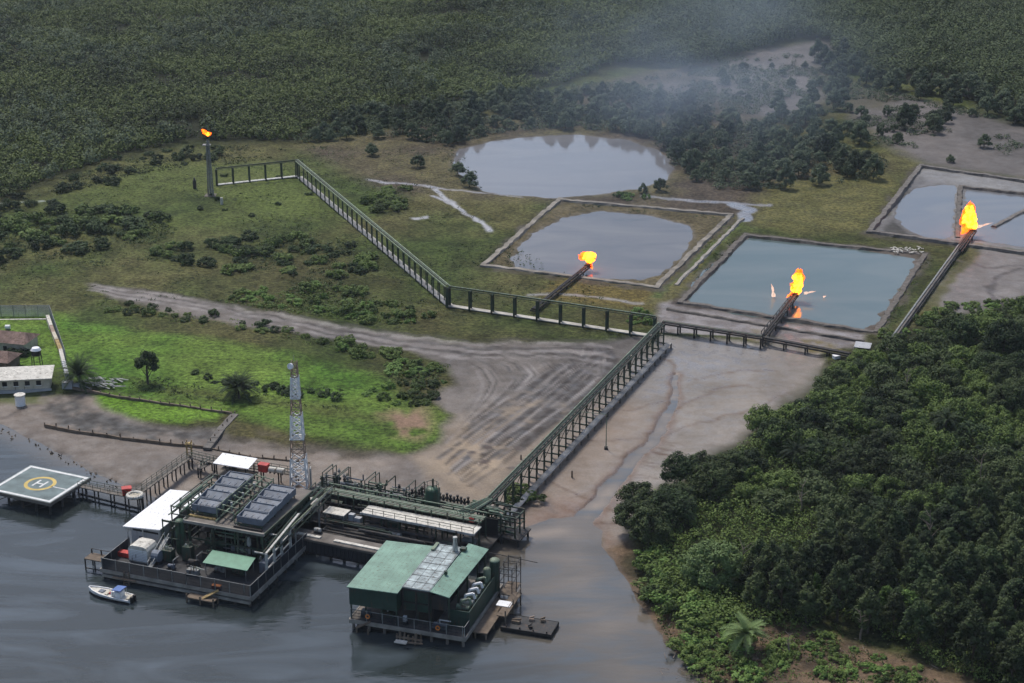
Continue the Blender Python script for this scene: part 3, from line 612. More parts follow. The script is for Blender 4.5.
for (u, v, s, lab) in ((458, 178, 1.0, 'dark round mangrove at the left edge of the round pool'), (470, 190, 1.1, 'dark mangrove on the lower left bank of the round pool'), (643, 196, .7, 'small mangrove at the lower right edge of the round pool'), (660, 194, .95, 'round mangrove beside the small one at the pool edge'),
                       (372, 158, .9, 'lone shrubby tree on the brown marsh left of the pool'), (418, 170, .95, 'broad shrubby tree in the brown marsh'), (984, 150, 1.0, 'small conical tree alone on the grey mud flat'), (933, 128, 1.3, 'tall conical tree on the grey mud'), (950, 165, .6, 'little bush beside the far corner of the flare pit')):
    p = G(u, v); put_tree('mangrove_tree', mang[rng.integers(5)], (p.x, p.y, .5), rng.uniform(0, 6), (s, s, s), lab)

# shrubs of the left field
bd = [bush_mesh(L_SHRUB, 200 + i, 1.7, 1.9, 14, 70, .34) for i in range(4)]; bb = [bush_mesh(L_MID, 210 + i, 1.7, 1.6, 14, 70, .34) for i in range(4)]; bg_ = [bush_mesh(L_BRIGHT, 220 + i, 1.4, 1.3, 12, 60, .32) for i in range(3)]
def shrubs(px, n, mind, smin, smax, meshes, label, group, name='shrub'):
    for p in scatter(GP(px), n, mind, rng):
        s = rng.uniform(smin, smax) ** 1.0; o = one(name, meshes[rng.integers(len(meshes))], (p[0], p[1], .72), rng.uniform(0, 6.28), None, (s * rng.uniform(.9, 1.5), s, s * rng.uniform(.7, 1.1))); tag(o, label, 'shrub', group)
shrubs([(-10, 200), (60, 187), (110, 163), (190, 147), (250, 150), (240, 158), (130, 180), (60, 208), (-10, 222)], 34, 4, .7, 1.4, bd, 'small dark shrub along the edge of the far forest', 'shrubs at the forest edge')
shrubs([(-10, 225), (60, 215), (135, 208), (165, 222), (150, 235), (100, 255), (60, 265), (-10, 270)], 40, 3.6, .9, 2.0, bd + bb, 'bushy shrub in the clump at the left of the field', 'shrubs on the left of the field')
shrubs([(150, 252), (190, 247), (250, 241), (330, 236), (372, 258), (380, 275), (330, 292), (262, 294), (255, 280), (200, 272), (160, 268)], 46, 3.0, .8, 1.6, bd + bb, 'dark shrub in the long band across the field', 'shrubs in the band across the field')
shrubs([(215, 300), (262, 292), (330, 284), (400, 305), (432, 322), (400, 328), (330, 322), (270, 312)], 38, 3.0, .7, 1.4, bb + bg_, 'leafy green shrub beside the muddy road', 'shrubs above the muddy road')
shrubs([(365, 194), (410, 188), (420, 200), (410, 214), (366, 214)], 14, 2.6, .9, 1.6, bb, 'leafy shrub in the clump behind the long pipe trestle', 'shrubs behind the long trestle')
shrubs([(335, 342), (400, 356), (446, 370), (452, 384), (430, 412), (372, 406), (358, 394), (396, 384), (380, 370), (345, 358)], 34, 2.6, .6, 1.3, bb + bg_, 'green shrub on the right edge of the bright grass', 'shrubs on the edge of the bright grass')
shrubs([(196, 376), (222, 382), (290, 392), (350, 398), (350, 404), (280, 400), (196, 386)], 14, 2.0, .5, .95, bd, 'dark low shrub in the row beside the oil palm', 'shrubs beside the palm')
shrubs([(120, 302), (230, 322), (330, 342), (330, 348), (220, 332), (110, 318)], 22, 3, .5, 1.1, bb + bd, 'small shrub on the verge below the muddy road', 'shrubs below the muddy road')
shrubs([(240, 150), (300, 160), (330, 180), (300, 215), (180, 235), (130, 240), (190, 190)], 14, 5, .35, .75, bd, 'tiny dark bush scattered on the open grass', 'bushes scattered on the open grass')
shrubs([(640, 312), (650, 316), (652, 326), (630, 332), (618, 326)], 6, 2, .8, 1.3, bg_, 'bright green bush below the corner of the trestles', 'bushes below the trestle corner')
shrubs([(508, 492), (525, 492), (538, 506), (530, 514), (512, 510)], 8, 1.5, .6, 1.1, bb, 'dark bush on the bank beside the trestle foot', 'bushes at the trestle foot')
shrubs([(600, 198), (640, 196), (650, 202), (610, 204)], 6, 2, .8, 1.2, bg_, 'green bush along the back wall of the grey pit', 'bushes behind the grey pit')
shrubs([(870, 345), (905, 322), (930, 312), (1020, 302), (1020, 312), (930, 330), (890, 352)], 26, 2.5, .7, 1.3, bb + bg_, 'leafy bush along the top edge of the right wood', 'bushes at the top edge of the wood', 'bush')
shrubs([(660, 640), (720, 632), (790, 645), (800, 672), (770, 690), (700, 680)], 34, 1.8, .6, 1.3, bg_ + bb, 'fresh green bush on the cleared bank below the wood', 'bushes on the cleared bank', 'bush')
shrubs([(800, 640), (860, 650), (930, 668), (930, 690), (820, 690)], 20, 2.5, .5, 1.1, bg_ + bb, 'small bush among the dead branches', 'bushes among the dead branches', 'bush')
shrubs([(640, 560), (655, 560), (700, 600), (740, 625), (700, 632), (655, 612)], 26, 2.4, 1.0, 2.0, bg_ + bb, 'bright leafy bush at the water edge of the wood', 'bushes at the water edge of the wood', 'bush')
SCR = [GP([(-10, 225), (60, 212), (170, 225), (190, 245), (330, 236), (385, 270), (330, 292), (262, 294), (160, 270), (60, 268), (-10, 275)]), GP([(215, 302), (330, 286), (430, 322), (400, 328), (270, 314)]), GP([(340, 346), (446, 370), (430, 412), (372, 406), (396, 384)]), GP([(-10, 203), (110, 165), (240, 148), (330, 150), (300, 160), (130, 178), (-10, 222)])]
for i, p in enumerate(SCR):
    P_ = jitter(p, 1.7, rng, lambda X, Y: fbm(X, Y, 9, 77) > .47)
    mass('scrub', ['low dark scrub over the left field', 'low green scrub above the muddy road', 'low scrub at the right of the bright grass', 'low brownish scrub below the far forest'][i], P_, .9, .9, 14, .45, [L_SHRUB, L_MID, L_MID, L_SHRUB][i], 300 + i, 'scrub')

mass('scrub', 'scattered low tufts over the open olive field', jitter(GP([(0, 205), (120, 170), (300, 150), (470, 150), (500, 240), (640, 320), (430, 330), (230, 300), (60, 305), (-20, 300)]), 2.4, rng, lambda X, Y: fbm(X, Y, 16, 93, 5) > .51), .9, .6, 9, .4, L_SHRUB, 350, 'scrub')
mass('scrub', 'weedy tufts along the lower side of the muddy road', jitter(GP([(110, 302), (230, 322), (340, 345), (400, 356), (380, 376), (330, 352), (200, 334), (90, 318)]), 1.8, rng, lambda X, Y: fbm(X, Y, 8, 94) > .5), .8, .6, 12, .38, L_MID, 351, 'scrub')
mass('scrub', 'weedy dark tufts across the middle of the bright grass', jitter(GP([(140, 378), (240, 390), (350, 394), (400, 408), (390, 416), (240, 408), (130, 392)]), 1.4, rng, lambda X, Y: fbm(X, Y, 7, 95) > .45), .8, .7, 14, .36, L_SHRUB, 352, 'scrub')
mass('scrub', 'low weeds over the cleared bank below the wood', jitter(GP([(655, 612), (720, 635), (830, 630), (940, 676), (940, 700), (700, 690), (660, 640)]), 1.3, rng, lambda X, Y: fbm(X, Y, 5, 96) > .45), .8, .8, 18, .32, L_MID, 353, 'scrub')
for i, ln in enumerate(([(480, 270), (557, 201)], [(735, 224), (668, 294)], [(676, 303), (743, 236)], [(880, 334), (930, 262)], [(565, 206), (725, 220)], [(655, 294), (500, 274)], [(750, 240), (920, 256)])):
    q = GP(ln); d_ = (q[1] - q[0]) / np.linalg.norm(q[1] - q[0]); n_ = np.array([-d_[1], d_[0]]) * 1.5
    mass('weeds', ['weeds along the left wall of the grey pit', 'weeds between the grey pit and the kerb wall', 'weeds along the left wall of the teal pit', 'weeds along the right wall of the teal pit', 'weeds along the back wall of the grey pit', 'weeds along the front wall of the grey pit', 'weeds along the back wall of the teal pit'][i], jitter(np.array([q[0] + n_, q[1] + n_, q[1] - n_, q[0] - n_]), 1.3, rng, lambda X, Y: fbm(X, Y, 5, 120 + i) > .52), .6, .45, 12, .32, [L_SHRUB, L_MID][i % 2], 360 + i, 'weeds')
# right-hand wood
low = [tree_proto('t', [L_MID, L_DARK, L_MID, L_MID, L_SHRUB, L_DARK][i], 400 + i, 3.7, 5.4, .3, 44, 100, .40, .2, .30) for i in range(6)]
tall = [tree_proto('t', [L_DARK, L_SHRUB, L_DARK, L_DARK][i], 420 + i, 2.8, 9.8, .4, 56, 95, .40, .22, .32, .5) for i in range(4)]
big = [tree_proto('t', [L_DARK, L_SHRUB, L_DARK][i], 440 + i, 4.3, 8.6, .3, 70, 110, .42, .28, .28) for i in range(3)]
pale = tree_proto('t', L_PALE, 460, 5.6, 9.0, .4, 110, 130, .40, .35, .22)
lime = tree_proto('t', L_BRIGHT, 461, 2.2, 7.6, .6, 36, 90, .38, .2, .34, .3)
WOOD = GP([(850, 372), (930, 345), (1024, 318), (1180, 310), (1180, 655), (1180, 720), (1024, 706), (945, 672), (840, 628), (760, 634), (700, 628), (655, 600), (650, 560), (640, 520), (700, 480), (745, 455), (790, 415)])
def wood(px, n, mind, protos, smin, smax, label, group):
    for p in scatter(GP(px), n, mind, rng):
        s = rng.uniform(smin, smax); put_tree('tree', protos[rng.integers(len(protos))], (p[0], p[1], .7), rng.uniform(0, 6.28), (s, s, s * rng.uniform(.85, 1.15)), label, group)
wood([(850, 372), (930, 345), (1024, 318), (1090, 315), (1090, 480), (1000, 505), (860, 540), (760, 520), (740, 500), (745, 455), (790, 415)], 150, 4.3, low, .75, 1.2, 'leafy green tree in the dense middle of the right wood', 'trees in the middle of the right wood')
wood([(745, 590), (840, 560), (1000, 520), (1090, 500), (1090, 730), (1010, 700), (950, 668), (890, 645), (790, 625), (745, 615)], 110, 4.0, tall, .75, 1.15, 'tall dark narrow tree in the lower part of the right wood', 'tall dark trees low in the right wood')
wood([(632, 540), (640, 520), (680, 490), (730, 470), (735, 500), (690, 520), (650, 552)], 9, 5, big, .8, 1.05, 'big dark rounded tree at the mudflat end of the wood', 'big dark trees beside the mudflat')
wood([(950, 350), (1090, 320), (1090, 430), (1000, 420)], 16, 5.0, big, .8, 1.15, 'tall dark tree at the far right of the wood', 'dark trees at the far right')
def at_px(u, v, z=.7): p = G(u, v, z); return (p.x, p.y, z)
put_tree('tree', pale, at_px(712, 588), .6, (1, 1, 1), 'pale green broad round tree in front of the dark clump by the mudflat')
put_tree('tree', low[0], at_px(762, 432), 1.0, (1.0, 1.0, 1.05), 'dark bushy tree jutting out over the mudflat')
put_tree('tree', lime, at_px(905, 628), .3, (1, 1, 1), 'lime green tree with two lobes between dark trunks')
put_tree('tree', lime, at_px(885, 618), 1.3, (.8, .8, .85), 'lime green sapling left of the lime green tree')
put_tree('tree', lime, at_px(815, 610), 2.3, (.55, .55, 1.0), 'thin lime green columnar tree among dark ones')
put_tree('tree', pale, at_px(862, 560), 2.0, (.75, .75, .62), 'broad pale green crown in the middle of the wood')
mass('undergrowth', 'matted dark green undergrowth filling the right wood', jitter(WOOD, 1.9, rng), 1.6, 3.0, 60, .42, L_MID, 501, 'undergrowth')

def palm_parts(seed, h, n, ln, wd, m):
    r_ = np.random.default_rng(seed); tr = MB()
    for i in range(6): tr.tube((0, 0, -.5 + (h + .5) * i / 6), (0, 0, -.5 + (h + .5) * (i + 1) / 6), .34 - .02 * i, 9, .30 - .02 * i)
    Ps = []; Ns = []; V = []; F = []
    fr = MB()
    for k in range(n):
        a = 2 * math.pi * k / n * 2.618 + r_.uniform(-.2, .2); el = r_.uniform(-.15, 1.25); L0 = ln * r_.uniform(.8, 1.1); p = Vector((0, 0, h)); d = Vector((math.cos(a) * math.cos(el), math.sin(a) * math.cos(el), math.sin(el))); side = Vector((-math.sin(a), math.cos(a), 0))
        st_ = 9
        for j in range(st_):
            q = p + d * L0 / st_; t = (j + .5) / st_; wl = wd * math.sin(math.pi * min(1, .15 + t * .85)) ** .7; up = side.cross(d).normalized()
            for s_ in (-1, 1):
                for e in (0, .5):
                    b = p.lerp(q, e); tip = b + side * s_ * wl + d * wl * .55 - up * wl * .35; fr.add([b, b + d * L0 / st_ * .42, tip + d * .05], [(0, 1, 2)])
            p = q; d = (d + Vector((0, 0, -.13))).normalized()
    return tr, fr
def palm(u, v, seed, h, n, ln, wd, m, label, z=.8):
    tr, fr = palm_parts(seed, h, n, ln, wd, m); t = thing('palm_tree', label, 'palm', at_px(u, v, z)); tr.build('trunk', M['bark'], t); fr.build('crown', m, t)
palm(239, 399, 1, 2.6, 72, 5.4, .85, L_PALM, 'dark bushy oil palm standing on the bright green grass')
palm(80, 386, 2, 2.8, 64, 5.8, .85, L_PALM, 'dark palm beside the white wall of the compound')
palm(745, 652, 3, 3.6, 40, 4.8, .9, L_PALE, 'pale fronded palm on the cleared bank at the wood edge')
for i, (u, v, h) in enumerate(((795, 470, 4.2), (945, 440, 5.0))):
    palm(u, v, 20 + i, h, 30, 4.2, .6, L_PALM, ['palm crown in the left middle of the right wood', 'palm crown in the upper right of the wood'][i])
for i, (u, v, h) in enumerate(((742, 585, 8.5), (800, 520, 8), (925, 560, 10.5), (860, 640, 6), (980, 500, 10), (905, 400, 8), (790, 655, 4))):
    r_ = random.Random(60 + i); mb = MB(); x = y = 0.0; P = [Vector((0, 0, -.5))]
    for k in range(5): x += r_.uniform(-.25, .25); y += r_.uniform(-.25, .25); P.append(Vector((x, y, h * (k + 1) / 5)))
    for k in range(5): mb.tube(P[k], P[k + 1], .24 - .04 * k, 6, .2 - .04 * k)
    t = thing('dead_tree', ['bare grey dead tree behind the bright bushes at the water edge', 'bare dead tree in the left middle of the wood', 'tall bare dead tree among the dark trunks', 'short bare dead trunk above the tangle of dead branches', 'tall bare dead tree near the right edge', 'bare dead tree high in the right wood', 'broken dead stump on the cleared bank'][i], 'dead tree', at_px(u, v)); mb.build('trunk', M['deadwood'], t); mb = MB()
    for k in range(7): q = P[2 + k % 3].lerp(P[3 + k % 3], r_.random()); a = r_.uniform(0, 6.28); l = h * r_.uniform(.12, .28); mb.tube(q, q + Vector((math.cos(a) * l, math.sin(a) * l, l * .8)), .08, 5, .03)
    mb.build('branches', M['deadwood'], t)
brc = tree_proto('t', L_SHRUB, 470, 2.5, 8.2, 2.4, 44, 110, .36, .35, .34)
put_tree('tree', brc, at_px(148, 384), 0, (1, 1, 1), 'dark tree with a bare stem and rounded top on the green grass')

# ------------------------------------------------------------------ flare pits: walls, pipes, flames
def V3(p, z): return Vector((p[0], p[1], z))
def bund(label, runs, wd, h, m, z0=.2, name='pit_wall'):
    o0 = G(*runs[0][0]); t = thing(name, label, 'wall', (o0.x, o0.y, 0)); k = 0
    for (a, b) in runs:
        A = G(*a) - o0; B = G(*b) - o0; d = (B - A).normalized(); A = A - d * (wd * .5 - .01 * k); B = B + d * (wd * .5 - .01 * k)
        nn = Vector((-d.y, d.x, 0)); mb = MB(); n = max(2, int((B - A).length / 2)); r_ = random.Random(int(a[0] * 7 + a[1]))
        vs = []
        for i in range(n + 1):
            p = A.lerp(B, i / n); j = r_.uniform(-.3, .3); hz = h + r_.uniform(-.22, .12) - .004 * k
            for s_, z in ((-.5 * wd - .45, z0), (-.5 * wd + j, hz), (.5 * wd + j, hz), (.5 * wd + .45, z0)): vs.append((p.x + nn.x * s_, p.y + nn.y * s_, z))
        fs = []
        for i in range(n):
            for q in range(3): fs.append((i * 4 + q, i * 4 + q + 1, i * 4 + q + 5, i * 4 + q + 4))
        fs += [(3, 2, 1, 0), tuple(n * 4 + q for q in range(4))]
        mb.add(vs, fs).build('wall_run', m, t); k += 1
    return t
bund('pale concrete wall round the pit with the small left flame', [((483, 269), (560, 202)), ((562, 203), (731, 218)), ((730, 219), (656, 291)), ((653, 290), (485, 269))], 1.5, 1.4, mat('pit_kerb', (.24, .215, .18), .9, var=.5, scale=.25))
bund('dark earth wall round the teal pit with the middle flame', [((680, 305), (746, 237)), ((748, 238), (925, 257)), ((924, 258), (876, 335)), ((873, 335), (682, 305))], 1.4, 1.15, mat('earth_wall', (.13, .115, .10), .9, var=.4))
bund('long dark wall round the two pale pits on the far right', [((869, 236), (921, 169)), ((923, 170), (1160, 205)), ((872, 236), (1160, 276))], 1.5, 1.8, mat('grey_wall', (.16, .145, .13), .9, var=.4))
bund('low dark dividing wall between the two pale pits', [((957, 240), (960, 189)), ((962, 189), (1140, 209))], 1.2, 1.2, mat('earth_wall', (.13, .115, .10)), name='dividing_wall')
bund('stone strip standing in the right of the pale pit', [((994, 228), (1040, 204))], 1.3, .9, mat('grey_wall', (.16, .145, .13)), name='dividing_wall')
bund('pale low kerb wall running beside the pit with the left flame', [((742, 222), (676, 288))], .9, 1.3, M['concrete'], name='kerb_wall')
bund('dark low wall along the foot of the teal pit', [((668, 312), (862, 344))], .8, 1.1, mat('earth_wall', (.13, .115, .10)), name='kerb_wall')
def debris(u, v, n, sp, m, label):
    o = G(u, v); r_ = random.Random(int(u + v)); mb = MB()
    for i in range(n):
        x, y, a, l = r_.uniform(-sp, sp), r_.uniform(-sp * .5, sp * .5), r_.uniform(0, 3.1), r_.uniform(.4, 1.4); z = 1 + r_.uniform(0, .35)
        mb.beam((x, y, z), (x + l * math.cos(a), y + l * math.sin(a), z + r_.uniform(-.1, .25)), r_.uniform(.15, .4), .12)
    tag(mb.build('debris', m, None, (o.x, o.y, 0)), label, 'debris', kind='stuff')
debris(908, 254, 46, 5, M['offwhite'], 'pale broken slabs on the far right corner of the teal pit')

def lump(mb, c, r, rng, n=30, k=18, tall=1.0):
    # a licking, lumpy body of flame
    s = rng.uniform(0, 9); vs = []; fs = []
    for j in range(k + 1):
        ph = math.pi * j / k
        for i in range(n):
            th = 2 * math.pi * i / n
            q = r * (1 + .3 * math.sin(3 * th + s + 2 * ph) * math.sin(ph) + .22 * math.sin(5 * th - s * 2 + 5 * ph) + .16 * math.sin(9 * th + 7 * ph + s) + .1 * math.sin(14 * th - 11 * ph))
            vs.append((c[0] + q * math.sin(ph) * math.cos(th), c[1] + q * math.sin(ph) * math.sin(th), c[2] + q * math.cos(ph) * tall))
    for j in range(k):
        for i in range(n): fs.append((j * n + i, (j + 1) * n + i, (j + 1) * n + (i + 1) % n, j * n + (i + 1) % n))
    mb.add(vs, fs)
def lick(mb, a, b, r0, rng, n=8):
    a, b = Vector(a), Vector(b); k = 6; p = []; 
    for i in range(k + 1):
        t = i / k; q = a.lerp(b, t) + Vector((rng.uniform(-.25, .25), rng.uniform(-.25, .25), 0)) * r0; rr = r0 * (1 - t) ** .7 * (1 + .35 * math.sin(i * 2.1)) + .02; p.append((q, rr))
    for (q0, r0_), (q1, r1) in zip(p[:-1], p[1:]): mb.tube(q0, q1, r0_, n, r1)
def flame(parent, c, core, edge, licks, seed, k=.88):
    core = [tuple(q * k for q in a[:4]) + (a[4],) for a in core]; edge = [tuple(q * k for q in a[:4]) + (a[4],) for a in edge]; licks = [(tuple(q * k for q in a), tuple(q * k for q in b), r * k) for a, b, r in licks]
    r_ = random.Random(seed); mb = MB()
    for (x, y, z, r, tl) in core: lump(mb, (c[0] + x, c[1] + y, c[2] + z), r, r_, tall=tl)
    f = mb.build('flame', F_CORE, parent); mb = MB()
    for (x, y, z, r, tl) in edge: lump(mb, (c[0] + x, c[1] + y, c[2] + z), r, r_, tall=tl)
    for (a, b, r) in licks: lick(mb, Vector(c) + Vector(a), Vector(c) + Vector(b), r, r_)
    for i in range(9):
        x, y, z, rr, tl = edge[i % len(edge)]; a = r_.uniform(0, 6.28); d = Vector((math.cos(a), math.sin(a), 0)) * rr * .7; p = Vector(c) + Vector((x, y, z)) + d; lick(mb, p, p + d * r_.uniform(.3, 1.1) + Vector((-.3, 0, r_.uniform(.6, 1.9))) * rr, rr * r_.uniform(.22, .42), r_)
    mb.build('flame_fringe', F_EDGE, parent)
def pit_flare(label, base, tip, zb, zt, n_pipe, truss):
    b = G(*base, zb); e = G(*tip, zt); t = thing('gas_flare', label, 'gas flare', (b.x, b.y, 0)); P = b - Vector((b.x, b.y, 0)); Q = e - Vector((b.x, b.y, 0)); d = (Q - P).normalized(); nn = Vector((-d.y, d.x, 0))
    for i in range(n_pipe): MB().tube(P + nn * (i - (n_pipe - 1) / 2) * .55, Q + nn * (i - (n_pipe - 1) / 2) * .55, .24, 8).build('pipe', M['darksteel'], t)
    br = MB(); L = (Q - P).length; n = max(3, int(L / 3))
    for s_ in (-1, 1):
        br.beam(P + nn * s_ * (.36 * n_pipe) + Vector((0, 0, -.5)), Q + nn * s_ * (.36 * n_pipe) + Vector((0, 0, -.5)), .25, .5)
        if truss: br.beam(P + nn * s_ * (.36 * n_pipe) + Vector((0, 0, .9)), Q + nn * s_ * (.36 * n_pipe) + Vector((0, 0, .3)), .18)
    for i in range(n + 1):
        c = P.lerp(Q, i / n); br.beam(c - nn * .4 * n_pipe + Vector((0, 0, -.5)), c + nn * .4 * n_pipe + Vector((0, 0, -.5)), .25)
        if truss:
            for s_ in (-1, 1): br.beam(c + nn * s_ * .36 * n_pipe + Vector((0, 0, -.5)), c + nn * s_ * .36 * n_pipe + Vector((0, 0, .9 - .6 * i / n)), .14)
    br.build('support_truss', M['darksteel'], t)
    for i in range(1, n, 2):
        c = P.lerp(Q, i / n)
        for s_ in (-1, 1): MB().tube((c + nn * s_ * .36 * n_pipe).xy.to_3d() + Vector((0, 0, -.8)), c + nn * s_ * .36 * n_pipe + Vector((0, 0, -.4)), .2, 6).build('pile', M['darksteel'], t)
    tipo = MB()
    for i in range(n_pipe): tipo.tube(Q + nn * (i - (n_pipe - 1) / 2) * .55 - d * 2.2, Q + nn * (i - (n_pipe - 1) / 2) * .55 + d * .5, .42, 8)
    tipo.build('burner_tip', M['black'], t); return t, Q
t, q = pit_flare('gas flare burning at the end of the dark pipe in the grey left pit', (533, 309), (589, 264), 2.2, 2.4, 2, False)
flame(t, q, [(0, 0, 2.2, 1.5, .9), (-.9, .4, 2.6, 1.2, .8), (.7, 0, 2.9, 1.1, .8), (0, 0, 1.0, .7, 1)], [(-2.3, .3, 2.2, .9, .9), (-1.6, .6, 3.0, .8, .9), (1.4, .3, 2.3, .7, 1)], [((-1, 0, 2), (-3.4, .2, 2.6), .7), ((.2, 0, .2), (1.0, -1.2, -1.4), .7)], 3)
t, q = pit_flare('tall gas flare burning over the teal pit in the middle', (764, 335), (796, 293), 2.6, 2.6, 2, True)
flame(t, q, [(.1, 0, 1.6, 1.35, 1.1), (.6, .3, 3.3, 1.25, 1.2), (.2, 0, 5.0, 1.1, 1.2), (0, 0, .5, .9, 1)], [(1.5, .2, 4.6, .8, 1.3), (.8, .2, 6.2, .8, 1.3), (-1.0, 0, 2.3, .7, 1.2)], [((.3, 0, 6), (.2, 0, 8.1), .8), ((1.3, 0, 4.6), (1.9, 0, 6.2), .6), ((-1, -.5, .2), (-3.2, -1.5, -.9), .55)], 8)
r_ = random.Random(4)
for a, b, rr in (((-5.5, 2.5, -1.9), (-6.3, 3, 1.7), .5), ((2.2, -.3, 0), (5.4, .4, .4), .35), ((7.8, 2.2, -1.9), (8.6, 2.4, -1.6), .25)):
    mb = MB(); lick(mb, q + Vector(a), q + Vector(b), rr, r_); mb.build('flame_wisp', F_PALE, t)
t, q = pit_flare('largest gas flare burning over the pale pit on the far right', (958, 250), (973, 229), 2.2, 2.6, 3, False)
flame(t, q, [(-1.2, 0, 2.6, 2.0, 1.0), (-1.8, .3, 5.0, 1.8, 1.1), (-2.2, 0, 3.4, 1.5, 1), (-.2, 0, 1.2, 1.3, 1), (-1.9, 0, 6.8, 1.2, 1.1)], [(-3.0, .4, 4.6, 1.2, 1.3), (-3.2, .2, 2.2, 1.0, 1.1), (-1.2, .4, 7.4, 1.0, 1.2)], [((-2, 0, 7), (-1.9, 0, 10), .9), ((-3.2, 0, 5), (-3.6, 0, 7.4), .8), ((-2.6, -.8, 1), (-4.6, -2.6, -1.2), 1.1), ((-1.4, -.8, .6), (-3.2, -2.8, -1.4), .9)], 15)
mb = MB(); lick(mb, q + Vector((1.5, .5, .5)), q + Vector((6.2, 2, 1.4)), .4, r_); mb.build('flame_wisp', F_PALE, t)

# ------------------------------------------------------------------ pipe trestles
def path_len(P): return sum((b - a).length for a, b in zip(P[:-1], P[1:]))
def along(P, s):
    for a, b in zip(P[:-1], P[1:]):
        l = (b - a).length
        if s <= l or b is P[-1]: return a + (b - a) * min(1, s / l), (b - a).normalized()
        s -= l
def trestle(label, A, B, top, deckz, deckoff, deckw, step, postw, pipes, mpost, mtop, mdeck, base=0.1, piles=True, brace=False, width=1.6, rail=False, topw=.35):
    o = Vector((A.x, A.y, 0)); t = thing('pipe_trestle', label, 'pipe trestle', o); P = Vector((0, 0, 0)); Q = Vector((B.x - A.x, B.y - A.y, 0)); L = Q.length; d = Q.normalized(); nn = Vector((d.y, -d.x, 0))   # to the right of the run
    zz = lambda z: Vector((0, 0, z)); mb = MB()
    for s_ in (-.5, .5): mb.beam(P + nn * width * s_ + zz(top), Q + nn * width * s_ + zz(top), topw, topw)
    mb.build('top_rail', mtop, t)
    for (off, r, m) in pipes: MB().tube(P + nn * off + zz(top + r + .2), Q + nn * off + zz(top + r + .2), r, 8).build('pipe', m, t)
    if deckw:
        MB().box(0, L, -deckoff - deckw / 2, -deckoff + deckw / 2, deckz - .22, deckz).build('walkway', mdeck, t).rotation_euler = (0, 0, math.atan2(d.y, d.x))
    n = max(2, int(round(L / step))); fr = []
    for i in range(n + 1):
        c = P + d * L * i / n; mb = MB()
        for s_ in (-.5, .5): mb.beam(c + nn * width * s_ + zz(base), c + nn * width * s_ + zz(top - topw / 2), postw, postw)
        mb.beam(c - nn * (width * .5 + .3) + zz(top - topw * .5 - .15), c + nn * (width * .5 + .3) + zz(top - topw * .5 - .15), postw * .8, .3)
        if deckw: mb.beam(c - nn * (width * .5) + zz(deckz - .4), c + nn * (deckoff + deckw / 2) + zz(deckz - .4), postw * .7, .3)
        if brace: mb.beam(c - nn * width * .5 + zz(deckz), c + nn * width * .5 + zz(top - .5), .12); mb.beam(c + nn * width * .5 + zz(deckz + 1.6), c - nn * width * .5 + zz(deckz + 1.6), .2)
        mb.build('bent', mpost, t)
        if piles and deckw:
            mb = MB(); mb.tube(c + nn * (deckoff + deckw / 2 - .2) + zz(-.6), c + nn * (deckoff + deckw / 2 - .2) + zz(deckz - .25), .24, 6); mb.build('pile', M['dirtycrete'], t)
    if rail:
        mb = MB(); e = deckoff + deckw / 2 - .08
        mb.beam(P + nn * e + zz(deckz + 1.0), Q + nn * e + zz(deckz + 1.0), .07)
        for i in range(int(L / 2.2) + 1): c = P + d * min(L, i * 2.2); mb.beam(c + nn * e + zz(deckz), c + nn * e + zz(deckz + 1.0), .06)
        mb.build('handrail', mpost, t)
    return t
GS, PGp, PG, GR, DS, PS = M['greensteel'], M['paintgreen'], M['palegreen'], M['greysteel'], M['darksteel'], M['palesteel']
a = G(484, 506, 6.3); b = G(661, 324, 6.3)
trestle('long green pipe trestle running over the mud from the platforms to the corner', a, b, 6.3, 1.7, 2.3, 1.4, 4.3, .34, [(-.62, .15, PG), (-.2, .1, GS), (.2, .16, GS), (.62, .1, DS)], GS, GS, mat('worn_walkway', (.33, .315, .29), .85, var=.6, scale=.22), brace=True, rail=False)
c2 = G(655, 317, 6.5); d2 = G(448, 287, 6.5); e2 = G(297, 159, 7.2); f2 = G(216, 168, 7.0)
trestle('pipe trestle with square green posts along the front of the flare pits', c2, d2, 6.4, 1.3, .4, 1.7, 6.6, .5, [(.2, .16, PG)], GS, GS, M['palecrete'], width=1.2, topw=.16)
trestle('long straight pipe trestle with pale top rail crossing the left field', d2, e2, 6.6, 1.2, .6, 1.9, 4.7, .3, [(-.3, .15, GS), (.2, .2, PG)], GS, PG, M['palecrete'], width=1.3, topw=.28)
trestle('short pipe trestle leading to the flare tower on the left', e2, f2, 6.6, 1.4, .3, 1.5, 5.2, .4, [(.0, .14, GS)], GS, GS, M['palesteel'], width=1.1, topw=.14)
a = G(663, 322, 3.2); b = G(762, 337, 3.2)
trestle('low dark pipe rack over wet mud right of the trestle corner', a, b, 3.0, 0, 0, 0, 4.5, .4, [(-.5, .25, DS), (.1, .3, GS), (.6, .22, DS)], DS, DS, None, width=1.8)
b2 = G(850, 356, 1.8)
trestle('low dark pipe rack running on to the tin shelter at the wood edge', G(764, 337.5, 2.4), b2, 2.0, 0, 0, 0, 5.5, .35, [(-.4, .25, DS), (.3, .28, DS)], DS, DS, None, width=1.5)
trestle('straight grey pipe causeway leading up to the largest flame', G(884, 352, 1.7), G(960, 246, 1.9), 1.6, 0, 0, 0, 4.0, .35, [(-.4, .3, GR), (.35, .3, M['dirtycrete'])], M['dirtycrete'], M['dirtycrete'], None, width=1.4)

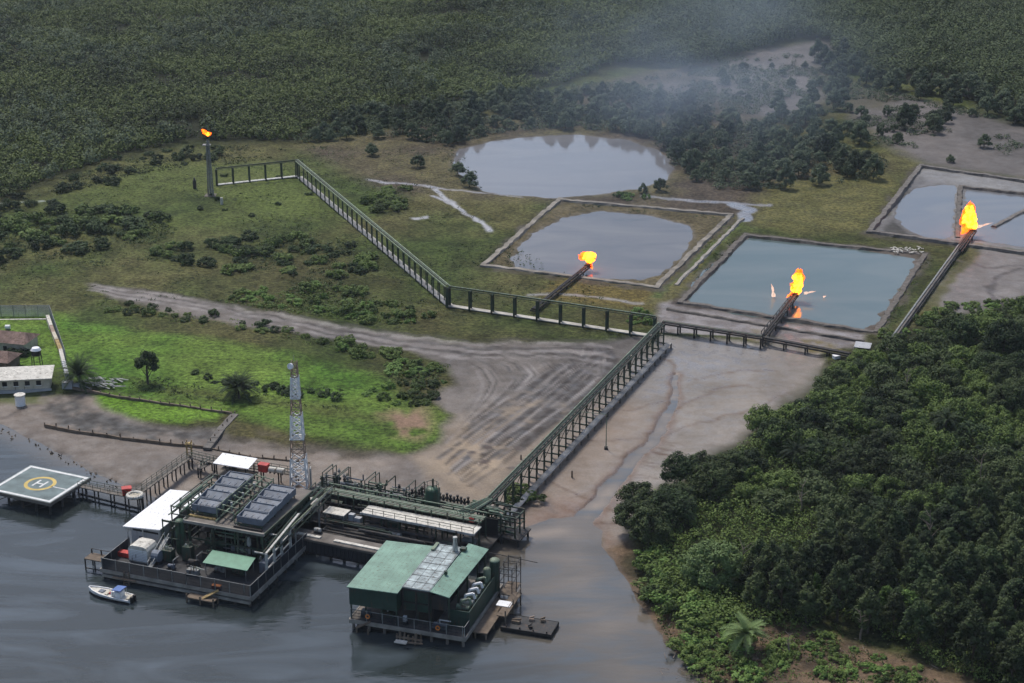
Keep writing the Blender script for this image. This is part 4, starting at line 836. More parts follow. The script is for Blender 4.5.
# flare tower
p = G(211, 198); t = thing('flare_tower', 'lone flare tower with a small orange flame in the left field', 'flare tower', (p.x, p.y, 0))
mb = MB(); H_ = 19.0
for sx, sy in ((-1, -1), (1, -1), (1, 1), (-1, 1)): mb.beam((sx * .8, sy * .8, .6), (sx * .42, sy * .42, H_ - 1), .22)
for i in range(9):
    z0, z1 = .8 + i * 2, 2.8 + i * 2; k0 = .8 - .38 * z0 / H_; k1 = .8 - .38 * z1 / H_
    for (ax, ay), (bx, by) in (((-1, -1), (1, -1)), ((1, -1), (1, 1)), ((1, 1), (-1, 1)), ((-1, 1), (-1, -1))): mb.beam((ax * k0, ay * k0, z0), (bx * k1, by * k1, z1), .1); mb.beam((ax * k1, ay * k1, z1), (bx * k1, by * k1, z1), .1)
mb.build('lattice', M['greysteel'], t)
MB().tube((0, 0, .8), (0, 0, H_ + .6), .32, 10, .28).build('stack_pipe', M['greysteel'], t)
MB().box(-1.9, 1.7, -1.7, 1.7, -.3, 1.0).build('foundation', M['dirtycrete'], t)
MB().box(-1.6, .9, -.9, .9, H_ - 1.6, H_ - 1.3).build('platform', M['greysteel'], t)
MB().tube((0, 0, H_ + .6), (0, 0, H_ + 1.5), .5, 10, .62).build('burner_tip', M['black'], t)
flame(t, (0, 0, H_ + 1.5), [(.3, 0, .8, .75, 1)], [(-.9, 0, 1.7, .85, .9), (-1.6, .3, 2.3, .6, 1.0), (1.0, 0, 1.0, .6, .9)], [((-.6, 0, 1.5), (-2.6, 0, 3.2), .7), ((.9, 0, 1), (2.0, 0, 1.6), .5)], 21, .68)
for u, v, h in ((131 + 90, 198, 1.6),): 
    p = G(u + 1, v + 9); tag(MB().tube((0, 0, 0), (0, 0, 2.4), .45, 8).build('concrete_post', M['offwhite'], None, (p.x, p.y, .7)), 'short pale post standing in the grass in front of the flare tower', 'post')
p = G(195, 191); tag(MB().box(-.5, .5, -.4, .4, 0, 3.0).tube((0, 0, 3), (0, 0, 3.8), .25).build('valve_box', M['darksteel'], None, (p.x, p.y, .7)), 'dark upright valve box in the grass left of the flare tower', 'valve box')

# tin shelter and small white box near the wood
p = G(862, 357); t = thing('tin_shelter', 'small tin roofed shelter at the upper edge of the wood', 'shelter', (p.x, p.y, .7), R(-20))
MB().prism([(-2, -1.3), (2, -1.3), (2, 1.3), (-2, 1.3)], [2.1, 2.1, 2.7, 2.7], [2.2, 2.2, 2.8, 2.8]).build('roof', M['wallgrey'], t)
for x in (-1.8, 1.8):
    for y in (-1.1, 1.1): MB().beam((x, y, 0), (x, y, 2.3), .15).build('post', M['timber'], t)
MB().box(-1.7, 1.7, .2, 1.0, 0, 1.7).build('wall', M['darksteel'], t)
p = G(836, 362); tag(MB().box(-.8, .8, -.6, .6, 0, 1.0).box(-.9, .9, -.7, .7, 1.0, 1.12).build('tank_box', M['white'], None, (p.x, p.y, .7), .4), 'small white box on the ground left of the tin shelter', 'box')

# ------------------------------------------------------------------ helipad and jetties
PADF = Frame(G(50, 503, 3), -24)
def pile_mb(h0, h1, r=.22): return MB().tube((0, 0, h0), (0, 0, h1), r, 7)
t = thing('helipad', 'green helipad on piles with a white border and yellow circle', 'helipad', PADF.at(0, 0), PADF.a)
X0, X1, Y0, Y1 = -15.3, 0.0, 0.0, 13.4
MB().box(X0, X1, Y0, Y1, 2.55, 3.0).build('deck', M['padgreen'], t)
mb = MB()
for a in ((X0 + .25, X1 - .25, Y0 + .25, Y0 + .9), (X0 + .25, X1 - .25, Y1 - .9, Y1 - .25), (X0 + .25, X0 + .9, Y0 + .92, Y1 - .92), (X1 - .9, X1 - .25, Y0 + .92, Y1 - .92)): mb.box(*a, 3.0, 3.006)
mb.box(-4.7, -.95, 6.4, 6.7, 3.0, 3.006)
mb.build('border_marking', M['padwhite'], t)
cx, cy_ = -7.6, 6.7
MB().ring((cx, cy_), 2.55, 3.3, 3.0, 3.006, 40).build('circle_marking', M['padyellow'], t)
mb = MB(); mb.box(cx - 1.15, cx - .7, cy_ - 1.45, cy_ + 1.45, 3.0, 3.007).box(cx + .7, cx + 1.15, cy_ - 1.45, cy_ + 1.45, 3.0, 3.007).box(cx - .69, cx + .69, cy_ - .22, cy_ + .22, 3.0, 3.007); mb.build('letter', M['padwhite'], t)
mb = MB()
for y in np.linspace(Y0 + .5, Y1 - .5, 5): mb.box(X0 + .1, X1 - .1, y - .2, y + .2, 2.0, 2.54)
mb.box(X0, X1, Y0 - .12, Y0 - .01, 2.3, 2.95).box(X0, X1, Y1 + .01, Y1 + .12, 2.3, 2.95).box(X1 + .01, X1 + .12, Y0, Y1, 2.3, 2.95).box(X0 - .12, X0 - .01, Y0, Y1, 2.3, 2.95); mb.build('under_beam', M['dirtycrete'], t)
for x in np.linspace(X0 + .8, X1 - .8, 5):
    for y in np.linspace(Y0 + .8, Y1 - .8, 4): MB().tube((x, y, -1.5), (x, y, 2.0), .25, 8).build('pile', M['darksteel'], t)
mb = MB()
for y in (Y0 + .8, Y1 - .8):
    for x in np.linspace(X0 + .8, X1 - .8, 5)[:-1]: mb.beam((x, y, .3), (x + 3.4, y, 2.0), .14)
mb.build('brace', M['darksteel'], t)

def jetty(label, pts, z, wd, step, rails=(1, 1), mdeck=None, mrail=None, low=False, name='jetty', hz=1.1, pr=.16):
    P = [G(u, v, z) for u, v in pts]; o = Vector((P[0].x, P[0].y, 0)); t = thing(name, label, 'jetty', o); P = [p - o for p in P]; mdeck = mdeck or M['dirtycrete']; mrail = mrail or GS
    dk = MB(); rl = MB(); k = 0
    for a, b in zip(P[:-1], P[1:]):
        d = (b - a).normalized(); nn = Vector((-d.y, d.x, 0)); L = (b - a).length; e = d * (wd * .45); zz = Vector((0, 0, -.004 * k)); k += 1
        dk.beam(a - (e if k > 1 else e * 0) + Vector((0, 0, -.12)) + zz, b + Vector((0, 0, -.12)) + zz, wd, .2)
        n = max(1, int(round(L / step)))
        for s_, on in ((1, rails[0]), (-1, rails[1])):
            if on:
                q = nn * s_ * (wd / 2 - .05)
                for h in (.55, hz): rl.beam(a + q + Vector((0, 0, h)), b + q + Vector((0, 0, h)), .08)
                for i in range(int(L / 1.9) + 1): c = a + d * min(L, i * 1.9) + q; rl.beam(c, c + Vector((0, 0, hz)), .08)
        for i in range(n + (1 if b is P[-1] else 0)):
            c = a + d * L * i / n
            for s_ in (-1, 1): MB().tube((c + nn * s_ * (wd / 2 - .2)).xy.to_3d() + Vector((0, 0, -1.2)), c + nn * s_ * (wd / 2 - .2) + Vector((0, 0, -.2)), pr, 6).build('pile', M['darksteel'], t)
            dk.beam(c - nn * wd / 2 + Vector((0, 0, -.4)), c + nn * wd / 2 + Vector((0, 0, -.4)), .2)
    dk.build('deck', mdeck, t); rl.build('handrail', mrail, t)
    return t
jetty('low jetty joining the helipad to the white roofed shed', [(80, 485), (112, 492), (141, 497)], 2.6, 1.6, 3.4)
tag(MB().beam((0, 0, 0), tuple(G(140, 509, .5) - G(80, 494, .5)), .35).build('mooring_boom', M['darksteel'], None, G(80, 494, .5)), 'floating dark boom lying in the water below the helipad jetty', 'boom')
jetty('jetty climbing from the shed to the yellow ladders on the mud', [(139, 492), (190, 456)], 3.2, 1.4, 3.2)
jetty('jetty running along the back of the platform to the radio mast', [(190, 456), (215, 462), (262, 468), (297, 474)], 3.2, 1.4, 4.0)
jetty('short side jetty dropping from the yellow ladders', [(199, 468), (213, 461)], 2.6, 1.1, 3.0)
p = G(190, 463, 0); t = thing('ladder_tower', 'yellow ladder tower at the corner of the back jetty', 'ladder', (p.x, p.y, 0))
mb = MB()
for x in (-.5, .5):
    for y in (-.5, .5): mb.beam((x, y, 0), (x, y, 5.2), .16)
for i in range(7): mb.beam((-.5, -.5, .6 + i * .7), (.5, -.5, .6 + i * .7), .12)
mb.build('ladder', M['yellow'], t); MB().box(-.7, .7, -.7, .7, 4.5, 4.65).build('landing', M['yellow'], t)
p = G(127, 494, 2.6); t = thing('red_box', 'red box standing on the helipad jetty', 'box', p, .3); MB().box(-.9, .9, -.7, .7, 0, 1.3).build('body', M['red'], t); MB().box(-1, 1, -.8, .8, 1.3, 1.5).build('lid', M['red'], t)
p = G(135, 497, 3.0); t = thing('life_raft', 'round white life raft beside the red box on the jetty', 'life raft', p); 
mb = MB(); 
for i in range(20):
    a0, a1 = 2 * math.pi * i / 20, 2 * math.pi * (i + 1) / 20; mb.tube((1.45 * math.cos(a0), 1.45 * math.sin(a0), .4), (1.45 * math.cos(a1), 1.45 * math.sin(a1), .4), .38, 8)
mb.build('ring', M['offwhite'], t); MB().tube((0, 0, .25), (0, 0, .42), 1.3, 16).build('floor', M['cream'], t)
MB().box(-.25, .25, -.25, .25, -.4, .05).build('stand', M['darksteel'], t)

# ------------------------------------------------------------------ left platform
A = Frame(G(101, 569, 2), -20.5); rz = A.a
t = thing('platform', 'large concrete edged platform on piles carrying the grey coolers', 'platform', A.at(0, 0), rz)
MB().box(0, 31.6, 0, 31.6, 1.55, 2.0).build('deck', mat('dark_deck', (.042, .042, .044), .8, var=.4, scale=.4), t)
MB().box(-.15, 31.75, -.22, -.01, 1.45, 2.15).box(31.61, 31.8, -.1, 31.6, 1.45, 2.15).box(-.2, -.01, 0, 31.6, 1.45, 2.15).build('edge_beam', M['concrete'], t)
MB().box(.2, 31.4, -.2, .2, .55, 1.1).box(31.0, 31.4, .7, 31, .75, 1.3).build('lower_beam', M['concrete'], t)
MB().box(.8, 30.6, 1.0, 31, -.4, 1.5).build('pontoon', M['black'], t)  # black box added below the deck so the underside looks shaded
for x in np.linspace(.5, 31.1, 11):
    for y in (.4, 31.2): MB().tube((x, y, -1.6), (x, y, 1.6), .3, 8).build('pile', M['darksteel'], t)
for y in np.linspace(3.5, 28.5, 8): MB().tube((31.2, y, -1.6), (31.2, y, 1.6), .3, 8).build('pile', M['darksteel'], t)
def fence(label, fr, pts, z, h, step=.15, name='fence', post=3.0, mm=None):
    P = [fr.at(x, y, z) for x, y in pts] if fr else [Vector((p.x, p.y, z)) for p in pts]; o = P[0].copy(); t = thing(name, label, 'fence', o); mb = MB(); pm = MB()
    for a, b in zip(P[:-1], P[1:]):
        a, b = a - o, b - o; L = (b - a).length; d = (b - a) / L
        for i in range(int(L / step) + 1): c = a + d * min(L, i * step); mb.beam(c, c + Vector((0, 0, h)), .085)
        for k in range(4): mb.beam(a + Vector((0, 0, .15 + k * (h - .2) / 3)), b + Vector((0, 0, .15 + k * (h - .2) / 3)), .06)
        for i in range(int(L / post) + 1): c = a + d * min(L, i * post); pm.beam(c, c + Vector((0, 0, h + .15)), .14)
        pm.beam(a + Vector((0, 0, h)), b + Vector((0, 0, h)), .09)
    mb.build('mesh_panel', mm or M['fencemesh'], t); pm.build('posts', M['greysteel'], t); return t
fence('dark mesh fence along the front and right of the left platform', A, [(.2, .12), (31.45, .12), (31.45, 23)], 2.0, 2.3)
fence('dark mesh fence along the left side of the left platform', A, [(.15, .4), (.15, 10)], 2.0, 2.0)
# storage shed
t = thing('storage_shed', 'long shed with a bright white sloping roof on the left platform', 'shed', A.at(-.6, 10.6, 2.0), rz)
MB().prism([(.5, .5), (7.0, .5), (7.0, 16.4), (.5, 16.4)], 0, [3.5, 3.95, 3.95, 3.5]).build('wall', M['wallgrey'], t)
MB().prism([(-.6, -.6), (7.6, -.6), (7.6, 9.5), (8.6, 9.5), (8.6, 17), (-.6, 17)], [3.85, 4.5, 4.5, 4.6, 4.6, 3.85], [4.05, 4.7, 4.7, 4.8, 4.8, 4.05]).build('roof', M['whiteroof'], t)
MB().box(.9, 6.6, .40, .5, 3.0, 3.35).build('vent', M['black'], t)
mb = MB()
for x in (.2, 3.6, 7.2): mb.beam((x, -.3, 0), (x, -.3, 3.95), .18)
mb.build('posts', M['palesteel'], t)
MB().box(2.2, 3.3, .42, .5, 0, 2.0).build('door', M['bluegrey'], t); MB().box(.8, 7, .38, .5, .0, .5).build('kerb', M['dirtycrete'], t)
# ribbed white cabin
t = thing('generator_cabin', 'white ribbed generator cabin in front of the shed', 'cabin', A.at(3.0, 4.9, 2.0), rz)
prof = [(0, 0), (0, 2.5), (.35, 3.05), (1.0, 3.3), (3.2, 3.3), (3.85, 3.05), (4.2, 2.5), (4.2, 0)]
mb = MB(); vs = [(x, 0, z) for x, z in prof] + [(x, 3.6, z) for x, z in prof]; n = len(prof)
mb.add(vs, [tuple(range(n)), tuple(range(2 * n - 1, n - 1, -1))] + [(i, n + i, n + (i + 1) % n, (i + 1) % n) for i in range(n)]); mb.build('body', M['offwhite'], t)
mb = MB()
for k in range(7): mb.box(.15, 4.05, -.07, -.005, .3 + k * .33, .5 + k * .33)
mb.build('louvre', M['white'], t)
MB().tube((4.9, .9, 1.5), (6.4, .9, 1.5), 1.15, 14).build('fan_housing', M['bluegrey'], t); MB().box(4.5, 6.6, .2, 1.8, 0, .4).build('skid', M['darksteel'], t)
for x, y, s_, lab in ((1.2, 6.2, 1.0, 'red crate on the deck left of the white cabin'), (24.0, .9, .7, 'small red box behind the front fence of the left platform')):
    t = thing('red_crate', lab, 'crate', A.at(x, y, 2.0), rz); MB().box(-1.2 * s_, 1.2 * s_, -.6 * s_, .6 * s_, 0, .8 * s_).build('body', M['red'], t); MB().box(-1.26 * s_, 1.26 * s_, -.66 * s_, .66 * s_, .8 * s_, .95 * s_).build('lid', M['orange'] if s_ < 1 else M['red'], t)
# landing stages and stairs
t = thing('landing_stage', 'low timber landing stage at the left end of the left platform', 'landing stage', A.at(-4.8, 2.2, 0), rz)
MB().box(0, 4.4, -.4, 2.2, 2.3, 2.5).build('deck', M['timber'], t)
mb = MB()
for x in (0.1, 2.2, 4.3):
    for y in (-.3, 2.1): mb.beam((x, y, -1.2), (x, y, 3.4 if y > 0 else 2.3), .2)
mb.beam((.1, 2.1, 3.4), (4.3, 2.1, 3.4), .1).beam((.1, -.3, .5), (4.3, -.3, .5), .16); mb.build('frame', M['darksteel'], t)
t = thing('boat_landing', 'small timber boat landing under the front edge of the left platform', 'boat landing', A.at(20.0, -.3, 0), rz)
MB().box(-.5, 5.2, -2.2, -.4, .9, 1.1).build('deck', M['timber'], t); mb = MB()
for x in (-.4, 2.4, 5.1): MB().beam((x, -2.1, -1.4), (x, -2.1, 1.7), .24).build('pile', M['timber'], t); MB().beam((x, -.5, -1.4), (x, -.5, 1.0), .24).build('pile', M['timber'], t)
MB().beam((2.6, -1.6, 1.1), (5.0, .2, 2.3), .8, .15).build('ramp', M['yellow'], t)
t = thing('boat_ladder', 'rusty ladder frame above the moored white boat', 'ladder', A.at(5.2, -.3, 0), rz); mb = MB()
for x in (0, 1.1): mb.beam((x, -.5, -.8), (x, 0, 2.6), .16)
for i in range(7): mb.beam((0, -.5 + i * .07, -.3 + i * .42), (1.1, -.5 + i * .07, -.3 + i * .42), .1)
mb.build('frame', M['timber'], t); MB().box(-2.2, 2.8, -.75, -.35, 1.2, 1.4).build('fender_beam', M['timber'], t)

# process module under the coolers
t = thing('process_module', 'dark green steel process module two storeys high on the left platform', 'process module', A.at(0, 0, 2.0), rz)
cols = [(x, y) for x in (12.4, 17.6, 22.8, 28.0) for y in (11.8, 18.4, 25.0, 31.2)]
for x, y in cols: MB().box(x - .18, x + .18, y - .18, y + .18, 0, 6.55).build('column', GS, t)
MB().box(11.9, 28.5, 11.3, 31.6, 6.75, 6.95).build('upper_deck', M['dirtycrete'], t)
MB().box(11.6, 28.8, 10.95, 11.28, 6.6, 7.15).build('deck_edge', M['concrete'], t)
MB().box(28.52, 28.8, 11.3, 31.6, 6.55, 7.1).box(11.6, 11.88, 11.3, 31.6, 6.55, 7.1).build('side_edge', GS, t)
mb = MB()
for y in (11.8, 18.4, 25.0, 31.2): mb.box(12, 28.4, y - .13, y + .13, 6.2, 6.56).box(12, 28.4, y - .12, y + .12, 3.1, 3.4)
for x in (12.4, 17.6, 22.8, 28.0): mb.box(x - .12, x + .12, 11.8, 31.2, 5.85, 6.18).box(x - .11, x + .11, 11.8, 31.2, 2.8, 3.09)
mb.build('floor_beam', GS, t); MB().box(12.6, 27.8, 14.5, 31, 3.41, 3.5).build('middle_floor', M['darksteel'], t)
mb = MB(); r_ = random.Random(2)
for x in (12.4, 17.6, 22.8): mb.beam((x + .2, 31.2, .2), (x + 5, 31.2, 6.2), .16)
for y in (11.8, 18.4, 25.0): mb.beam((28, y + .2, 3.4), (28, y + 6.4, 6.2), .16).beam((28, y + .2, 3.0), (28, y + 6.4, .2), .16)
mb.build('brace', GS, t)
for i, (x, y, l, rr, z) in enumerate(((14, 15, 4.6, .75, 1.3), (20, 14.2, 5.2, .6, 1.2), (14.5, 20, 5, .9, 1.3), (21, 20.5, 5.5, .85, 1.4), (14, 17, 4.4, .55, 4.4), (21, 16.5, 5, .6, 4.5), (15, 26, 9, .8, 4.5))):
    MB().tube((x, y, z), (x + l, y, z), rr, 12).build('vessel', [PGp, GR, GS, M['bluegrey'], GS, PGp, GS][i], t); MB().box(x + .5, x + l - .5, y - .5, y + .5, 0 if z < 2 else 3.5, z - rr * .6).build('saddle', DS, t)
for i in range(34):
    m = r_.choice([GS, PG, GR, PGp, DS, M['palesteel'], M['yellow'] if i < 3 else GS]); z = r_.choice([r_.uniform(.4, 2.6), r_.uniform(3.6, 5.8)]); k = r_.random()
    if k < .45: x = r_.uniform(12.6, 22); y = r_.uniform(12.0, 17); l = r_.uniform(3, 8); pts = [(x, y, z), (min(27.6, x + l), y, z), (min(27.6, x + l), y, z + r_.uniform(-1.8, 1.2))]
    elif k < .7: x = r_.uniform(26.2, 27.8); y = r_.uniform(12, 22); pts = [(x, y, z), (x, y + r_.uniform(3, 8), z), (x - 2, y + 4, z)]
    else: x = r_.uniform(12.6, 27.6); y = r_.uniform(11.9, 15); pts = [(x, y, .2), (x, y, r_.uniform(3, 6.2)), (x, y + 2, 6.2)]
    MB().pipe(pts, r_.uniform(.08, .2)).build('pipe', m, t)
MB().tube((10.6, 11.4, 0), (10.6, 11.4, 6.4), .95, 14).dome((10.6, 11.4, 6.4), .95, .6, 14).build('green_column', PGp, t)
MB().tube((24.6, 12.6, 0), (24.6, 12.6, 5.0), .22, 8).tube((24.6, 12.6, 3.4), (24.6, 12.6, 4.6), .42, 8).build('vent_pipe', M['palesteel'], t)
MB().box(12.2, 27.9, 30.6, 30.9, .2, 6.1).build('rear_panel', M['wallgreen'], t)
MB().box(12.7, 22.4, 18.7, 18.9, .1, 6.0).build('shade_panel', M['black'], t)  # black panels added to make the inside of the module look shaded
MB().box(23.2, 27.8, 15.2, 15.4, .1, 3.0).build('shade_panel', M['black'], t)
# stair and pipe frames left of the module
t = thing('stair_frame', 'green steel stair and pipe frame between the white roof and the coolers', 'steel frame', A.at(0, 0, 2.0), rz)
mb = MB()
for x in (7.6, 9.4, 11.2):
    for y in (10.2, 13.6, 17.0, 21, 25, 29): mb.beam((x, y, 0), (x, y, 8.4 if y > 12 else 7.0), .2)
for y in (10.2, 13.6, 17.0, 21, 25, 29):
    for z in (3.2, 6.6, 8.2): mb.beam((7.6, y, z if y > 12 else min(z, 6.8)), (11.2, y, z if y > 12 else min(z, 6.8)), .18)
for x in (7.6, 11.2):
    for z in (3.2, 6.6, 8.2): mb.beam((x, 13.6, z), (x, 29, z), .18)
for y in (10.2, 13.6): mb.beam((7.6, y, 3.2), (11.2, y, 6.6), .14)
mb.build('frame', GS, t); MB().beam((8.4, 3.6, .1), (8.4, 10.2, 3.3), .9, .16).build('stair', GR, t)
mb = MB()
for x in (7.9, 8.9): mb.beam((x, 3.6, 1.1), (x, 10.2, 4.3), .08); [mb.beam((x, 3.6 + k * 1.3, .1 + k * .63), (x, 3.6 + k * 1.3, 1.1 + k * .63), .07) for k in range(6)]
mb.build('stair_rail', M['palesteel'], t)
for i in range(12): x = r_.uniform(7.8, 11); z = r_.choice([3.5, 6.9, 8.4]) + r_.uniform(0, .4); MB().pipe([(x, r_.uniform(11, 16), z), (x, r_.uniform(20, 30), z)], r_.uniform(.08, .18)).build('pipe', r_.choice([GS, PG, PGp, GR]), t)
# air coolers
def cooler_bay(t, x, y, wx, ly, z, h, var, m):
    mb = MB(); th = .16
    lip = h + (.28 if var % 2 else .1)
    mb.prism([(x, y), (x + wx, y), (x + wx, y + th), (x, y + th)], z, z + h); mb.prism([(x, y + ly - th), (x + wx, y + ly - th), (x + wx, y + ly), (x, y + ly)], z, z + lip)
    mb.prism([(x, y + th + .002), (x + th, y + th + .002), (x + th, y + ly - th - .002), (x, y + ly - th - .002)], z, [z + h - .02, z + h - .02, z + lip - .02, z + lip - .02]); mb.prism([(x + wx - th, y + th + .002), (x + wx, y + th + .002), (x + wx, y + ly - th - .002), (x + wx - th, y + ly - th - .002)], z, [z + h - .02, z + h - .02, z + lip - .02, z + lip - .02])
    b = mb.build('cooler_bay', m, t)
    MB().box(x + th + .01, x + wx - th - .01, y + th + .01, y + ly - th - .01, z + .1, z + .35).build('louvre_bed', M['black'], b)
    MB().prism([(x + .02, y + ly * .45), (x + wx - .02, y + ly * .45), (x + wx - .02, y + ly - .18), (x + .02, y + ly - .18)], [z + h * .5] * 2 + [z + lip - .3] * 2, [z + h * .5 + .08] * 2 + [z + lip - .2] * 2).build('cover_sheet', m, b)
    mb = MB()
    for k in range(3): mb.beam((x + wx * (k + 1) / 4, y + th, z + h - .1), (x + wx * (k + 1) / 4, y + ly * .5, z + h - .1), .14)
    mb.build('rib', m, b)
for lab, x0, y0, wx, ly, n, z, m in (('left bank of blue grey air coolers on top of the process module', 11.9, 14.0, 5.3, 3.1, 5, 9.9, M['bluegrey']), ('right bank of blue grey air coolers on top of the process module', 22.2, 12.8, 5.4, 2.9, 5, 9.7, M['bluegrey'])):
    t = thing('air_cooler', lab, 'air cooler', A.at(0, 0, 0), rz)
    for k in range(n): cooler_bay(t, x0 - .12 * k, y0 + k * (ly + .06), wx, ly, z, 1.5 if k % 2 else 1.3, k, m)
    mb = MB()
    for k in range(n + 1):
        for x in (x0 + .2, x0 + wx - .3): mb.beam((x - .1 * k, y0 + k * ly, 9.0), (x - .1 * k, y0 + k * ly, z + .1), .2)
    mb.box(x0 - .3, x0 + wx + .2, y0 - .3, y0 - .1, z - .35, z - .05); mb.build('stand', GS, t)
    MB().prism([(x0 - .3, y0 - .9), (x0 + wx + .2, y0 - .9), (x0 + wx + .2, y0 - .35), (x0 - .3, y0 - .35)], 8.96, 9.3).build('drip_tray', M['yellow'] if x0 < 20 else DS, t)
t = thing('pipe_header', 'bundle of pale green pipes and valves between the two cooler banks', 'pipes', A.at(0, 0, 0), rz)
for i in range(5): x = 17.9 + i * .75; z = 9.3 + (i % 3) * .8; MB().tube((x, 12.4 + i * .5, z), (x - .6, 30.5, z), .17 + .05 * (i % 2), 8).build('pipe', [PG, GS, PG, GR, PGp][i], t)
mb = MB()
for k in range(9): y = 13.5 + k * 2.0; mb.beam((17.6, y, 9), (17.6, y, 11.8), .14).beam((21.2, y, 9), (21.2, y, 11.4), .14).beam((17.6, y, 11.4), (21.2, y, 11.0), .14)
mb.beam((17.6, 13.5, 11.8), (17.6, 29.5, 11.8), .1); mb.build('frame', PG, t)
for k in range(10): MB().tube((18.2 + (k % 3) * .9, 15 + k * 1.5, 9.6), (18.2 + (k % 3) * .9, 15 + k * 1.5, 11.3), .16, 8).box(18 + (k % 3) * .9, 18.4 + (k % 3) * .9, 14.9 + k * 1.5, 15.2 + k * 1.5, 11.3, 11.6).build('valve', [PG, M['palesteel'], GS][k % 3], t)
# green canopy
t = thing('green_canopy', 'flat bright green canopy on thin posts near the platform front', 'canopy', A.at(19.0, 4.9, 2.0), rz)
MB().prism([(0, 0), (9.3, 0), (8.8, 4.3), (-.3, 4.3)], [2.35, 2.35, 2.85, 2.85], [2.45, 2.45, 2.95, 2.95]).build('roof', M['canopygreen'], t)
for x, y in ((.4, .3), (4.5, .3), (8.8, .3), (.3, 4.0), (4.5, 4.0), (8.4, 4.0)): MB().beam((x, y, 0), (x, y, 2.5), .12).build('post', GR, t)
for i, (x, y, sx, sy, h, m) in enumerate(((20.5, 6, 2.2, 1.2, 1.3, GR), (24, 6.3, 2.6, 1.4, 1.5, GS), (14.5, 6.5, 2.4, 1.3, 1.4, DS), (11.5, 4.2, 1.6, 1.0, 1.0, M['bluegrey']))):
    t = thing('pump_skid', ['grey pump skid under the left half of the green canopy', 'dark green pump skid under the right half of the green canopy', 'dark pump skid left of the green canopy', 'small blue grey pump skid behind the front fence'][i], 'pump', A.at(x, y, 2.0), rz)
    MB().box(0, sx, 0, sy, 0, .25).build('base', DS, t); MB().tube((.2, sy / 2, h * .6), (sx * .6, sy / 2, h * .6), h * .38, 10).build('motor', m, t); MB().box(sx * .62, sx * .95, sy * .2, sy * .8, .25, h).build('gearbox', m, t)
    MB().pipe([(sx * .8, sy / 2, h), (sx * .8, sy / 2, h + .8), (sx * .8, sy + 1.5, h + .8)], .1).build('pipe', GR, t)
r_ = random.Random(41)
for i, (x, y, sx, sy, h, m, lab) in enumerate(((9.0, 6.6, 2.2, 1.8, 2.4, GS, 'dark green equipment box right of the white cabin'), (16.6, 8.6, 3.2, 1.6, 2.2, DS, 'dark equipment box at the back left of the green canopy'), (12.6, 8.2, 2.0, 1.6, 3.0, GS, 'upright dark green equipment box below the green column'), (28.7, 8.6, 1.6, 3.4, 2.4, M['bluegrey'], 'blue grey equipment box between the canopy and the pale pipe frame'), (21.5, 9.6, 4.6, 1.2, 2.6, DS, 'long dark equipment box behind the green canopy'), (16.2, 3.4, 2.4, 1.2, 1.2, GR, 'low grey equipment box left of the canopy front'))):
    t = thing('equipment_box', lab, 'equipment', A.at(x, y, 2.0), rz); MB().box(0, sx, 0, sy, 0, .2).build('base', DS, t); MB().box(.06, sx - .06, .06, sy - .06, .21, h).build('body', m, t)
    for k in range(3): yy = r_.uniform(.2, sy - .2); xx = r_.uniform(.2, sx - .2); MB().pipe([(xx, yy, h), (xx, yy, h + r_.uniform(.4, 1.2)), (xx + r_.uniform(-2, 2), yy, h + .4)], .09).build('pipe', r_.choice([GS, PG, GR, PS]), t)
# pale A-frames on the right side
t = thing('pipe_support', 'pale grey sloping pipe frame on the right side of the left platform', 'steel frame', A.at(0, 0, 2.0), rz); mb = MB()
for i, y in enumerate((7.5, 10.5, 13.5, 17)):
    z = 5.1 + i * .45; mb.beam((31.0, y, 0), (31.0, y, z), .42)
    if i: mb.beam((31.0, (7.5, 10.5, 13.5, 17)[i - 1], z - 1.9), (31.0, y, z - 1.7), .22).beam((31.0, (7.5, 10.5, 13.5, 17)[i - 1], z - 3.6), (31.0, y, z - 3.4), .2)
mb.beam((31.0, 7.5, 5.1), (31.0, 21, 7.1), .4); mb.beam((28.6, 7.5, 5.1), (31, 7.5, 5.1), .22).beam((28.6, 13.5, 6), (31, 13.5, 6), .22); mb.build('frame', PS, t)
for x, z in ((31.5, .35), (30.5, .3)): MB().tube((x, 7.4, 5.1 + z), (x, 21, 7.1 + z), .16, 8).build('pipe', GS, t)
# white boat
bo = G(111, 597); t = thing('motor_boat', 'white motor boat with a blue canopy moored by the left platform', 'boat', (bo.x, bo.y, 0), R(157))
Ls = [(-4.6, 1.15, .75), (-3, 1.3, .75), (-1, 1.35, .8), (1.5, 1.25, .9), (3.4, .8, 1.05), (4.7, .06, 1.25)]
vs = []; 
for x, b_, h in Ls: vs += [(x, -b_, h), (x, -b_ * .72, -.15), (x, 0, -.35), (x, b_ * .72, -.15), (x, b_, h)]
fs = []
for i in range(5):
    for k in range(4): fs.append((i * 5 + k, (i + 1) * 5 + k, (i + 1) * 5 + k + 1, i * 5 + k + 1))
fs += [(0, 1, 2, 3, 4)]
MB().add(vs, fs).build('hull', M['white'], t)
vs = []; 
for x, b_, h in Ls: vs += [(x, -b_ * .97, h - .12), (x, b_ * .97, h - .12)]
MB().add(vs, [(2 * i, 2 * i + 1, 2 * i + 3, 2 * i + 2) for i in range(5)]).build('deck', M['offwhite'], t)
mb = MB()
for s_ in (-1, 1):
    for i in range(5): mb.beam((Ls[i][0], s_ * (Ls[i][1] + .03), Ls[i][2]), (Ls[i + 1][0], s_ * (Ls[i + 1][1] + .03), Ls[i + 1][2]), .14)
mb.build('gunwale', M['white'], t); mb = MB()
for s_ in (-1, 1):
    for i in range(5): mb.beam((Ls[i][0], s_ * Ls[i][1] * .93, .12), (Ls[i + 1][0], s_ * Ls[i + 1][1] * .93, .15), .14, .3)
mb.build('hull_stripe', M['black'], t)
